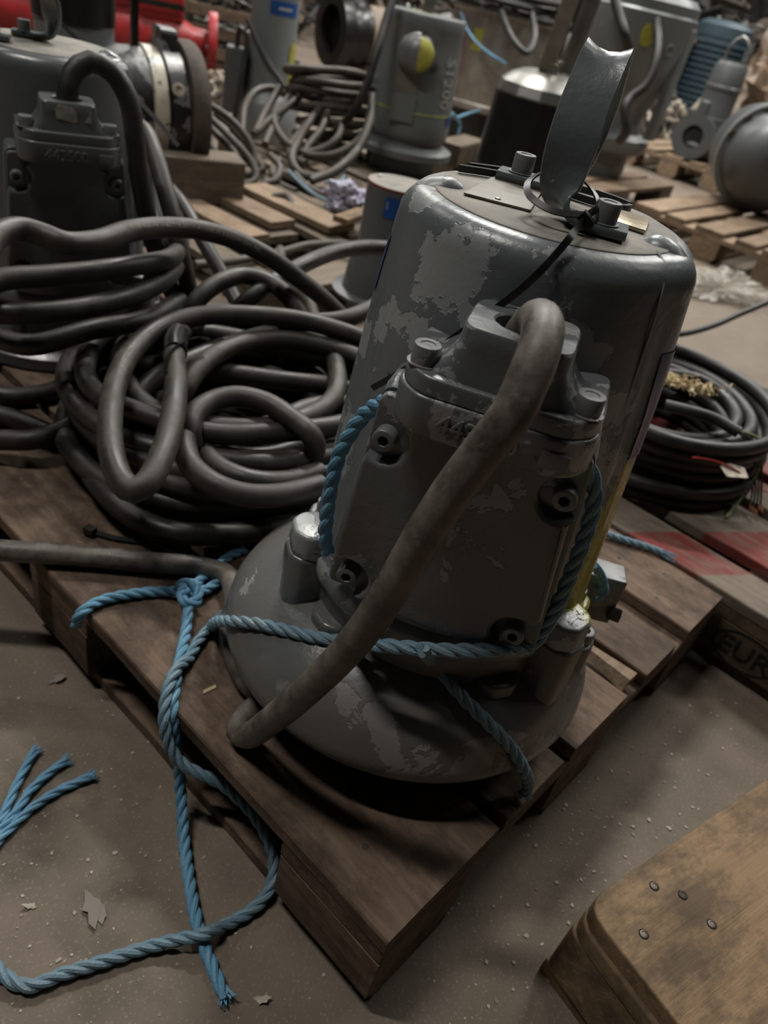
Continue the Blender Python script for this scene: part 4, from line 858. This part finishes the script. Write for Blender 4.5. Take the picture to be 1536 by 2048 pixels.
rope('cord', [W(895, 225, .34), W(912, 235, .30), W(935, 228, .30), W(960, 220, .33)], .007, 'blue cord knotted between the chalk marked and black pumps', 'cord', mat=M['rope'], extra=[[W(912, 235, .30), W(920, 250, .26), W(916, 268, .22)], [W(912, 235, .3), W(903, 228, .34), W(898, 240, .3)]])
plank('timber_beam', 'reddish timber block between the chalk marked and black pumps', W(920, 300, .20), .34, .12, .09, .3, M['w_mid'], cat='beam')
# ------------------------------------------------------------------ big grey pump behind handle
G = Vector((3.85, 2.05, .144)); aG = math.atan2(CP.y - G.y, CP.x - G.x)
gp = thing('submersible_pump', 'largest grey pump behind the handle with yellow spot and dark hose', 'pump', G, aG + PI / 2)
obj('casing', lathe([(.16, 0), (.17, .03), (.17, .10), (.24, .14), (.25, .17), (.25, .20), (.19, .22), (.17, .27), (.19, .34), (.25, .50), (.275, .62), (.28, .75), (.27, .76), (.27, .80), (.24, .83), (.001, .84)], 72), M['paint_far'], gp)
obj('yellow_spot', (lambda n=20: ([(0, -.281, 0)] + [(.035 * math.cos(2 * PI * k / n), -.279, .05 * math.sin(2 * PI * k / n)) for k in range(n)], [(0, k + 1, (k + 1) % n + 1) for k in range(n)]))(), M['yellow'], gp, loc=(.0, .001, .66), rot=(0, 0, math.radians(12)))
obj('round_plug', xf(lathe([(.028, 0), (.028, .008), (.02, .012), (.018, .006), (.001, .006)], 20), RZ(40) @ T(0, -.272, .62) @ RX(90)), M['paint_far'], gp)
obj('side_bracket', xf(prism(rpoly([(-.02, 0), (.05, 0), (.09, .5), (.02, .5)], .01), -.02, .02, .005), RZ(62) @ T(.0, -.26, .22) @ RX(90)), M['paint_far'], gp)
for i, P in enumerate(([WD(1225, -20, 3.5), WD(1238, 30, 3.5), WD(1250, 70, 3.5), WD(1256, 95, 3.55)], [WD(1303, -20, 3.6), WD(1314, 50, 3.6), WD(1312, 120, 3.58), WD(1290, 172, 3.6), WD(1262, 195, 3.62), WD(1250, 215, 3.62), WD(1252, 262, 3.66), WD(1240, 280, 3.75)])):
    cable('power_cable', P, .022, ('short dark cable over the front of the largest far pump', 'dark hose hanging down the right side of the largest far pump')[i], M['rubber_black'])
# small grey spherical fitting below (pump foot visible beside the handle)
# ------------------------------------------------------------------ far pumps on far pallet
def far_pump(label, c, rz, h, r, flange=True, hook=True, mat=None):
    t = thing('submersible_pump', label, 'pump', c, rz); mat = mat or M['paint_dark']
    obj('casing', lathe([(r * 1.25, .10), (r * 1.2, .16), (r, .2), (r * 1.0, h * .72), (r * 1.06, h * .73), (r * 1.06, h * .76), (r, h * .77), (r * .95, h * .96), (r * .8, h), (.001, h)], 40), mat, t)
    obj('volute', join(lathe([(r * 1.0, 0), (r * 1.5, .03), (r * 1.8, .09), (r * 1.6, .15), (r * 1.1, .19)], 40), xf(lathe([(r * .75, 0), (r * .7, r * 1.6)], 24), T(-.02, -.0, .10) @ RX(90))), mat, t)
    if flange:
        obj('outlet_flange', xf(rings([[(q * math.cos(2 * PI * k / 32), q * math.sin(2 * PI * k / 32), z) for k in range(32)] for q, z in ((r * 1.25, 0), (r * 1.25, .03), (r * .62, .03), (r * .62, -.05))]), T(-.02, -r * 1.6, .14) @ RX(90)), mat, t)
        obj('outlet_shade', xf(lathe([(r * .6, 0), (.001, .001)], 24), T(-.02, -r * 1.6 - .015, .14) @ RX(90)), M['dark'], t)  # flat black disc, the shade inside the outlet painted as colour
        obj('guide_claw', xf(box(-.03, .03, -.03, .02, 0, .09), T(-.02, -r * 1.6, .14 + r * 1.15)), mat, t, bevel=.01)
    if hook: obj('lifting_hook', tube(spline([(r * .7, 0, h * .8), (r * .75, 0, h * .98), (r * .5, 0, h * 1.18), (0, 0, h * 1.25), (-r * .5, 0, h * 1.15), (-r * .6, 0, h * .98)], .03), .010, 8), M['steel_dull'], t)
    for k in range(4): obj('cable_turn', tube(spline(ring_pts(0, 0, r * 1.5, r * 1.4, .2 + .022 * k, jit=.01), .03, True), .011, 6, closed=True), M['rubber_black'], t)
    return t
FP = Vector((5.62, 2.20, .144)); far_pump('small grey pump with open flange and wire hook on the far pallet', FP, math.atan2(CP.y - FP.y, CP.x - FP.x) + PI / 2 - .25, .60, .115)
FP2 = Vector((5.75, 1.72, .0)); far_pump('dark grey pump with chalk scribble right of the flanged pump', FP2, math.atan2(CP.y - FP2.y, CP.x - FP2.x) + PI / 2, .72, .13, flange=False, hook=False)
# lying pump right edge
LY = Vector((4.12, 1.20, .40)); ly = thing('submersible_pump', 'dark grey pump lying on its side at the right edge', 'pump', LY, math.radians(-55))
obj('casing', xf(lathe([(.001, -.02), (.08, -.018), (.15, 0), (.20, .05), (.225, .13), (.235, .22), (.235, .5), (.2, .55), (.001, .56)], 64), RX(-90) @ T(0, 0, -.05)), M['paint_dark'], ly)
obj('mounting_flange', xf(lathe([(.15, 0), (.262, 0), (.265, .03), (.255, .05), (.15, .05)], 64), RX(-90) @ T(0, 0, .16)), M['paint_far'], ly)
obj('blue_label', xf(cpatch(.235, math.radians(150), .2, .22, .36), RX(-90) @ T(0, 0, -.05)), M['blue'], ly)
for k in range(6):
    a = math.radians(200 + 22 * k); obj('flange_bolt', xf(hexnut(.018, .03), RX(-90) @ T(.245 * math.cos(a), .245 * math.sin(a), .14)), M['brown'], ly)
# ------------------------------------------------------------------ right coil with wires
rcx = thing('coiled_cable', 'neat coil of black cable with bare wire ends on the striped pallet', 'cable', (1.12, .31, .144))
r2 = random.Random(11)
for i in range(16):
    k = i % 3; lv = i // 3; o_ = (.0, .0)
    cpart('cable_turn', ring_pts(1.145 + r2.uniform(-.012, .012), .325 + r2.uniform(-.012, .012), .225 - .030 * k, .215 - .030 * k, .159 + .025 * lv, jit=.006, rnd=r2, tz=(.002, .002)), .0128, M['rubber_black'], closed=True, prnt=rcx, n=10, step=.02)
cpart('cable_loop', [W(1320, 745, .27), W(1400, 760, .27), W(1450, 790, .26), W(1490, 815, .24), W(1500, 830, .2), W(1470, 838, .19), W(1440, 830, .2)], .0128, M['rubber_black'], prnt=rcx, n=10)
cpart('cable_end', [W(1330, 810, .29), W(1390, 825, .295), W(1430, 838, .29), W(1478, 865, .285)], .0110, M['rubber_black'], prnt=rcx, n=10)
rw = random.Random(3)
for i in range(6):
    e = W(1500 + rw.uniform(-8, 20), 905 + rw.uniform(-10, 20), .24); m_ = W(1492 + rw.uniform(-4, 12), 880 + rw.uniform(-5, 8), .275)
    cpart('wire', [W(1478, 865, .285), m_, e, e + Vector((rw.uniform(-.0, .02), rw.uniform(-.02, 0), -.05))], .0022, M['rubber_black'], prnt=rcx, n=6)
    if i < 3: cpart('sleeve', [W(1500 + 8 * i, 898, .245), W(1499 + 8 * i, 912, .243)], .0035, M['orange'], prnt=rcx, n=6)
cpart('wire', [W(1475, 862, .285), W(1500, 868, .28), W(1522, 885, .26), W(1520, 930, .22), W(1495, 975, .18), W(1472, 1010, .16), W(1452, 1035, .148)], .0032, M['greenwire'], prnt=rcx, n=6)
for i in range(4): cpart('wire', [W(1500 + 8 * i, 930, .22), W(1505 + 6 * i, 975, .18), W(1500 + 7 * i, 1010, .16)], .0020, M['rubber_black'], prnt=rcx, n=6)
for i in range(5): cpart('copper_end', [W(1499 + 6 * i, 1008 + 5 * (i % 3), .16), W(1501 + 6 * i, 1020 + 5 * (i % 3), .158)], .0018, M['copper'], prnt=rcx, n=5)
p = W(1468, 942, .262); tag(obj('paper_tag', xf(prism(rpoly([(-.025, -.014), (.02, -.018), (.028, .008), (.0, .018), (-.024, .012)], .003), 0, .0008), RZ(-30) @ RX(12)), M['flake'], loc=p), 'small torn white paper tag on the right cable coil', 'tag')
cpart('red_cord', [W(1385, 915, .28), W(1410, 918, .275), W(1440, 925, .27), W(1478, 945, .262), W(1490, 960, .25)], .002, M['red'], prnt=rcx, n=6)
p = W(1360, 772, .285)
rs_ = random.Random(9); sh = []
for i in range(170):
    c = Vector((rs_.gauss(0, .036), rs_.gauss(0, .018), rs_.uniform(0, .012))); c = Matrix.Rotation(math.radians(-48), 3, 'Z') @ c
    L = rs_.uniform(.008, .024); sh.append(xf(strip([Vector((-L / 2, 0, 0)), Vector((0, rs_.uniform(-.006, .006), rs_.uniform(0, .006))), Vector((L / 2, 0, 0))], rs_.uniform(.002, .006), .0008), T(*c) @ RZ(rs_.uniform(0, 360)) @ RY(rs_.uniform(-40, 40)) @ RX(rs_.uniform(-40, 40))))
tag(obj('wood_shavings', join(*sh), M['shaving'], loc=p), 'clump of cream wood shavings on the right cable coil', 'shavings', kind='stuff')
# plastic bag
p = W(1432, 590, .0); V, F = crumple(0, 0, .03, .19, .12, .055, n=30, seed=8, amp=.9, freq=2.4)
tag(obj('plastic_bag', (V, F), M['film'], loc=p, rot=(0, 0, math.radians(-40)), sharp=25), 'crumpled clear plastic bag on the floor right of the pump', 'bag')
cable('thin_cable', [W(1330, 672, .20), W(1380, 665, .20), W(1430, 650, .21), W(1480, 628, .23), W(1545, 600, .26), W(1620, 560, .3)], .0085, 'single thin black cable stretched across the floor at right', M['rubber_black'])
p = W(1528, 800, .20); bl = thing('plastic_clamp', 'black plastic clamp cut off by the right edge', 'clamp', p)
obj('jaw', xf(prism(rpoly([(-.035, -.02), (.05, -.03), (.05, .02), (-.01, .028)], .01), -.02, .02, .005), RZ(-40)), M['black'], bl)
obj('jaw', xf(prism(rpoly([(-.04, -.06), (.05, -.075), (.05, -.035), (-.03, -.03)], .01), -.03, .012, .005), RZ(-40)), M['black'], bl)
obj('strap', xf(box(-.05, -.02, -.036, -.02, -.01, .012), RZ(-40)), M['rubber_far'], bl, bevel=.002)

# ------------------------------------------------------------------ left background
Q = Vector((1.02, 2.18, .144)); aQ = math.atan2(CP.y - Q.y, CP.x - Q.x)
qp = thing('outlet_pump', 'black and grey pump with cream banded outlet lying behind the left pump', 'pump', Q, 0)
ax_ = RZ(math.degrees(aQ) + 90 + 14)
OB = ax_ @ T(.10, 0, .205) @ RY(90) @ Matrix.Scale(.85, 4)
obj('outlet_body', xf(lathe([(.14, -.40), (.17, -.33), (.19, -.20), (.20, -.02)], 64), OB), M['patchy'], qp)
obj('cream_band', xf(lathe([(.20, -.02), (.208, -.015), (.208, .03), (.2, .035)], 64), OB), M['patchy_cream'], qp)
obj('lug_flange', xf(join(lathe([(.2, .035), (.215, .04), (.215, .10), (.2, .105)], 64), prism(rpoly([(-.27, -.05), (-.27, .05), (-.10, .09), (-.10, -.09)], .02), .04, .10, .008)), OB), M['patchy'], qp)
obj('end_flange', xf(lathe([(.2, .105), (.235, .11), (.24, .13), (.24, .16), (.235, .17), (.17, .172), (.16, .14), (.001, .14)], 64), OB), M['brown'], qp)
obj('lug_hole', xf(lathe([(.018, 0), (.018, .006), (.010, .007), (.009, .002)], 20), ax_ @ T(.15, -.165, .30) @ RX(75)), M['cream'], qp)
obj('motor_casing', xf(lathe([(.10, .18), (.108, .28), (.108, .405), (.104, .41)], 64), ax_ @ T(-.085, .05, 0)), M['paint_far'], qp)
obj('black_band', xf(lathe([(.108, .405), (.112, .41), (.112, .80), (.001, .81)], 64), ax_ @ T(-.085, .05, 0)), M['blackpaint'], qp)
obj('steel_post', xf(box(-.010, .010, -.010, .010, 0, .5), ax_ @ T(.07, .0, .36)), M['blackpaint'], qp)
Z3 = thing('cable_tie', 'long black cable tie hanging beside the left pump lid', 'cable tie', lw(.10, .02, .60))
obj('strap', (lambda q: ([v - Z3.location for v in q[0]], q[1]))(strip([WD(116, 40, 1.5), WD(150, 75, 1.46), WD(190, 108, 1.42), WD(240, 165, 1.42), WD(300, 225, 1.42), WD(357, 292, 1.42)], .0075, .0018)), M['black'], Z3)
obj('head', xf(box(-.008, .008, -.006, .006, -.005, .006), T(*(WD(172, 93, 1.44) - Z3.location)) @ RZ(30)), M['black'], Z3)
# red pump
RD = Vector((2.70, 4.34, 0)); aR = math.atan2(CP.y - RD.y, CP.x - RD.x); rd = thing('red_pump', 'red cast pump with round flange in the far left background', 'pump', RD, aR + PI / 2)
obj('body', xf(lathe([(.14, -.45), (.15, -.40), (.15, -.20), (.13, -.16), (.13, .0), (.10, .06), (.075, .12), (.07, .20)], 40), T(0, 0, .25) @ RY(90)), M['red'], rd)
obj('terminal_case', box(-.36, .06, -.10, .12, .34, .50), M['red'], rd, bevel=.01)
obj('flange', xf(lathe([(.07, .20), (.165, .20), (.17, .21), (.17, .25), (.10, .255), (.001, .256)], 40), T(0, 0, .25) @ RY(90)), M['red'], rd)
obj('foot', box(-.40, .0, -.10, .10, .0, .16), M['red'], rd, bevel=.01)
obj('motor', xf(lathe([(.12, -1.5), (.13, -1.48), (.13, -.6), (.10, -.55), (.10, -.45)], 40), T(0, 0, .25) @ RY(90)), M['red'], rd)
obj('grey_rail', box(-1.3, .06, -.14, -.11, .40, .43), M['blackpaint'], rd)
for k in range(6): obj('flange_bolt', xf(hexnut(.012, .02), T(.19, .14 * math.cos(k * PI / 3), .25 + .14 * math.sin(k * PI / 3)) @ RY(90)), M['steel_dull'], rd)
# small pump with blue label
SP = Vector((2.42, 3.12, 0)); aP = math.atan2(CP.y - SP.y, CP.x - SP.x); s2 = thing('submersible_pump', 'slim grey pump with blue label and yellow stripe in the far middle', 'pump', SP, aP + PI / 2)
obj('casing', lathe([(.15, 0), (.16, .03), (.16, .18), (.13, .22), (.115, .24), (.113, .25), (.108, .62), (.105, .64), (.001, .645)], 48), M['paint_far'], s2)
obj('rim', lathe([(.106, .635), (.11, .64), (.11, .65), (.08, .655), (.001, .655)], 48), M['dust'], s2)
bl_ = obj('blue_label', patch(-12, 62, .56, .615, rr=lambda z: .1085, off=.002), M['blue'], s2)
obj('label_text', patch(8, 42, .582, .592, rr=lambda z: .1085, off=.003), M['white'], bl_)
obj('yellow_stripe', patch(48, 72, .25, .46, rr=lambda z: .1125, off=.002), M['yellow'], s2)
obj('cable_box', xf(prism(rrect(-.05, .05, -.05, .05, .02), .12, .40, .01), T(-.16, -.04, 0)), M['paint_dark'], s2)
obj('handle', tube(spline([(-.09, -.02, .62), (-.10, -.02, .74), (-.04, -.02, .80), (.06, 0, .78)], .02), .008, 8), M['steel_dull'], s2)
for i, P in enumerate(([(-.16, -.06, .40), (-.15, -.08, .48), (-.12, -.10, .45), (-.13, -.14, .25), (-.16, -.16, .02)], [(-.12, -.10, .52), (-.02, -.14, .38), (.08, -.16, .28)], [(-.19, -.07, .15), (-.23, -.1, .1), (-.2, -.12, .012)])): obj('cable_piece', tube(spline(P, .02), .012, 8), M['rubber_black'], s2)
# flanged pipe
pd = WD(660, 58, 5.5); pp_ = thing('flanged_pipe', 'tan pipe with black rubber flange lying in the far background', 'pipe', pd, math.radians(-15))
obj('pipe', xf(lathe([(.19, .1), (.19, 1.5)], 48), RY(90)), M['tan'], pp_)
obj('bore_shade', xf(lathe([(.188, 0), (.001, .001)], 40), RY(90) @ T(0, 0, .095)), M['dark'], pp_)  # black disc plugging the pipe, paints the shade of its inside
obj('rubber_flange', xf(rings([[(q * math.cos(2 * PI * k / 48), q * math.sin(2 * PI * k / 48), z) for k in range(48)] for q, z in ((.155, .4), (.155, 0), (.235, 0), (.24, .03), (.24, .08), (.20, .10), (.20, .17), (.215, .19), (.22, .24), (.19, .27))], False, False), RY(90)), M['blackpaint'], pp_)
obj('pipe_cradle', box(.25, 1.3, -.22, .22, -pd.z + .001, -.185), M['w_block'], pp_)
# crate of wire scrap
cr = W(545, 60, .3); crt = thing('scrap_crate', 'wooden crate heaped with bundled wire at the top left background', 'crate', (3.68, 5.15, 0), math.radians(-46))
for k in range(3): obj('crate_board', board_mesh(.9, .07, .025, M['w_block'], k), None, crt, loc=(0, -.30, .10 + .12 * k), rot=(PI / 2, 0, 0))
obj('crate_base', box(-.45, .45, -.30, .30, .0, .07), M['w_block'], crt)
ws = random.Random(21); wp = []
for i in range(110):
    a = Vector((ws.uniform(-.36, .36), ws.uniform(-.24, .24), ws.uniform(.10, .62))); ang = ws.gauss(.3, .6); d = Vector((math.cos(ang), math.sin(ang) * .4, ws.uniform(-.25, .25))) * ws.uniform(.12, .26)
    wp.append(tubes([a - d, a + Vector((0, 0, ws.uniform(-.04, .05))), a + d], ws.uniform(.003, .009), .06, 6))
tag(obj('bundled_wire', join(*wp), M['steel_dull'], crt), kind='stuff')
wp2 = []
for i in range(130):
    a = Vector((ws.uniform(-.38, .38), ws.uniform(-.22, .26), ws.uniform(.1, .62))); d = Vector((ws.gauss(0, 1), ws.gauss(0, .5), ws.gauss(0, .5))).normalized() * ws.uniform(.10, .22)
    wp2.append(tubes([a - d, a + Vector((0, 0, ws.uniform(-.03, .03))), a + d], ws.uniform(.008, .018), .06, 6))
tag(obj('dark_bundles', join(*wp2), M['brown'], crt), kind='stuff')
p = W(395, 60, .35); cb = thing('cardboard_box', 'orange brown cardboard box behind the red flange', 'box', (3.55, 6.3, 0), .3)
obj('carton', box(-.3, .3, -.3, .3, 0, .85), M['card'], cb, bevel=.005); obj('tape', box(-.301, .301, -.03, .03, .0, .852), M['tan'], cb)
gpst = thing('steel_post', 'galvanised upright post right of the red flange', 'post', W(432, 110, .0)); obj('upright', box(-.035, .035, -.035, .035, 0, 1.1), M['steel_dull'], gpst, bevel=.004); obj('foot_plate', box(-.07, .07, -.07, .07, 0, .01), M['steel_dull'], gpst)
# debris bank between red pump and cables
def heap(name, label, c, sx, sy, h, n, mats, seed, smax=.16, cat='scrap'):
    rr = random.Random(seed); t = thing(name, label, cat, c, rr.uniform(-.6, .6))
    for mi, mat in enumerate(mats):
        parts = []
        for i in range(n):
            x, y = rr.uniform(-sx, sx), rr.uniform(-sy, sy); z = rr.uniform(0, 1) * h * max(.1, 1 - (x / sx) ** 2 * .7)
            s = rr.uniform(.03, smax); Mx = T(x, y, z + s * .2) @ RZ(rr.uniform(0, 360)) @ RX(rr.uniform(-50, 50)) @ RY(rr.uniform(-50, 50))
            k = rr.random()
            if k < .35: parts.append(xf(box(-s, s, -s * .3, s * .3, -s * .12, s * .12), Mx))
            elif k < .7: parts.append(xf(lathe([(s * .3, -s), (s * .35, -s * .8), (s * .3, -s * .6), (s * .3, s * .8), (s * .2, s)], 12), Mx))
            else: parts.append(xf(tubes([(-s * 1.6, 0, 0), (-s * .5, s * .5, s * .1), (s * .6, -s * .3, 0), (s * 1.6, s * .2, 0)], s * .10, .03, 6), Mx))
        tag(obj(('scrap', 'pale_scrap', 'dark_scrap')[mi % 3], join(*parts), mat, t, smooth=False), kind='stuff')
    return t
heap('scrap_heap', 'heap of pale rubble and offcuts right of the red flange', W(462, 205, 0), .28, .22, .12, 60, (M['flake'], M['brown'], M['w_mid']), 31, .05)
heap('scrap_heap', 'brown scrap heap behind the flanged small pump', (6.75, 3.15, 0), .5, .45, .40, 90, (M['brown'], M['flake'], M['rubber_black']), 32, .10)
heap('scrap_heap', 'dark machinery scrap behind the steel drum', (6.9, 5.4, 0), .8, .8, 1.0, 80, (M['brown'], M['steel_dull'], M['rubber_black']), 33, .2)
heap('scrap_heap', 'tall dark scrap pile in the upper right background', (10.2, 3.4, 0), 1.2, 1.4, 1.3, 100, (M['brown'], M['steel_dull'], M['rubber_black']), 34, .25)
heap('scrap_heap', 'scrap pile along the far left wall', (3.4, 8.6, 0), 2.2, .9, .9, 130, (M['brown'], M['steel_dull'], M['w_mid']), 35, .25)
heap('scrap_heap', 'scrap pile far behind the flanged pipe', (8.0, 7.8, 0), 1.8, 1.4, 1.1, 130, (M['brown'], M['tan'], M['rubber_black']), 36, .25)
heap('scrap_heap', 'scrap and hoses behind the lying pump', (7.1, 1.3, 0), .6, .45, .5, 80, (M['brown'], M['flake'], M['rubber_black']), 37, .12)
# blue motor, sheeted pile, crate in the right background
BM = W(1452, 110, .75); bm = thing('ribbed_motor', 'blue grey ribbed motor standing in the upper right background', 'motor', (7.95, 3.3, .35), 0)
obj('casing', lathe([(.24, -.3), (.24, .5), (.25, .51), (.25, .6), (.18, .64), (.001, .65)], 40), M['motorblue'], bm)
for k in range(11): obj('cooling_rib', lathe([(.24, .0), (.262, .004), (.262, .018), (.24, .022)], 40, cap0=False, cap1=False), M['motorblue'], bm, loc=(0, 0, -.05 + .05 * k))
obj('foot', box(-.26, .26, -.26, .26, -.34, -.28), M['motorblue'], bm, bevel=.01)
obj('side_cover', xf(lathe([(.26, 0), (.27, .05), (.2, .07)], 32), T(-.18, .22, .2) @ RX(-70)), M['sheet'], bm)
V, F = crumple(0, 0, .45, .34, .36, .55, n=30, seed=5, amp=.7, freq=2.2); tag(obj('plastic_sheeting', (V, F), M['sheet'], loc=(7.55, 2.45, .0), sharp=30), 'brown crumpled sheeting over a pile in the upper right', 'sheet')
ck = thing('wire_crate', 'dark crate of stacked bars behind the dark hose', 'crate', (7.75, 4.15, 0), math.radians(25))
for k in range(9): obj('bar', board_mesh(.75, .06, .035, M['brown'], k % 3), None, ck, loc=(0, R0.uniform(-.03, .03), .35 + .07 * k), rot=(0, R0.uniform(-.08, .08), R0.uniform(-.05, .05)))
obj('crate_frame', join(box(-.42, -.38, -.3, .3, 0, 1.0), box(.38, .42, -.3, .3, 0, 1.0), box(-.42, .42, -.3, .3, .25, .30)), M['brown'], ck)
obj('back_panel', box(-.4, .4, .26, .3, .3, 1.15), M['wall'], ck)
tg = tag(obj('blue_tag', xf(box(-.035, .035, -.004, .004, -.06, .06), RZ(-40)), M['rope'], loc=WD(1325, 52, 3.62)), 'small blue tag hanging beside the largest far pump', 'tag')
wb = thing('wire_bunch', 'brown wires with two yellow end caps behind the far pumps', 'wires', (6.2, 2.35, 0))
for k, (px, py) in enumerate(((1462, 148), (1470, 166))):
    e = WD(px, py, 5.75) - wb.location; o = obj('wire', tube(spline([(0, .03 * k, .012), (-.05, .05 - .1 * k, .2), e + Vector((.03, 0, .06)), e], .03), .008, 6), M['brown'], wb); obj('yellow_cap', lathe([(.02, -.03), (.024, 0), (.012, .02)], 12), M['yellow'], wb, loc=e)

# ------------------------------------------------------------------ floor debris
fr = random.Random(77); parts = []
def chip(px, py, s):
    p = W(px, py, .0012); n = fr.randint(4, 6); a0 = fr.uniform(0, 6)
    P = [(s * fr.uniform(.5, 1.2) * math.cos(a0 + 2 * PI * k / n), s * fr.uniform(.4, 1.0) * math.sin(a0 + 2 * PI * k / n)) for k in range(n)]
    return xf(prism(P, 0, s * .35), T(p.x, p.y, 0) @ RZ(fr.uniform(0, 360)))
for i in range(900):
    px, py = fr.uniform(0, 1536), fr.uniform(1250, 2048)
    parts.append(chip(px, py, .0008 + .0024 * fr.random() ** 4))
for i in range(220):
    parts.append(chip(fr.gauss(1180, 130), fr.gauss(1600, 150), .0011 + .0030 * fr.random() ** 3))
for i in range(120):
    p = Vector((fr.uniform(1.6, 4), fr.uniform(.0, 1.4), 0)); s = fr.uniform(.002, .006)
    parts.append(xf(box(-s, s, -s * .6, s * .6, 0, s * .4), T(p.x, p.y, 0) @ RZ(fr.uniform(0, 360))))
tag(obj('floor_grit', join(*parts), M['flake'], smooth=False), 'pale grit and chips strewn over the concrete floor', 'debris', kind='stuff')
def leaf(name, label, px, py, s, seed, mat, holes=True):
    rr = random.Random(seed); p = W(px, py, .001); V = []; n = 16
    P = [(s * (1 + .55 * math.sin(3 * a + seed) * .6 + rr.uniform(-.35, .25)) * math.cos(a) * 1.3, s * (1 + rr.uniform(-.4, .3)) * math.sin(a) * .7) for a in [2 * PI * k / n for k in range(n)]]
    vf = prism(P, 0, .0006); V = [Vector((v.x, v.y, v.z + .003 + .003 * math.sin(v.x * 200 + seed) * math.cos(v.y * 150))) for v in vf[0]]
    return tag(obj(name, (V, vf[1]), mat, loc=(p.x, p.y, 0), rot=(0, 0, rr.uniform(0, 6))), label, 'scrap')
M['film_scrap'] = simple('dusty_film', (.19, .16, .125), .5, scale=60, col2=(.16, .135, .105))
leaf('film_scrap', 'torn dusty film scrap on the floor left of the long rope', 190, 1822, .016, 1, M['film_scrap'])
leaf('film_scrap', 'small curled film scrap beside the pallet edge', 118, 1360, .008, 2, M['film_scrap'])
leaf('paper_scrap', 'tiny white paper scrap right of the frayed rope end', 524, 2001, .006, 3, M['flake'])
leaf('paper_scrap', 'tiny pale scrap near the bottom left of the floor', 62, 1812, .005, 4, M['flake'])
p = W(418, 1380, .1445); tag(obj('wood_chip', prism([(-.009, -.0015), (.008, -.003), (.010, .001), (-.006, .003)], 0, .0015), M['shaving'], loc=p), 'small pale wood chip on the dark pallet board', 'chip')
# image check helpers removed
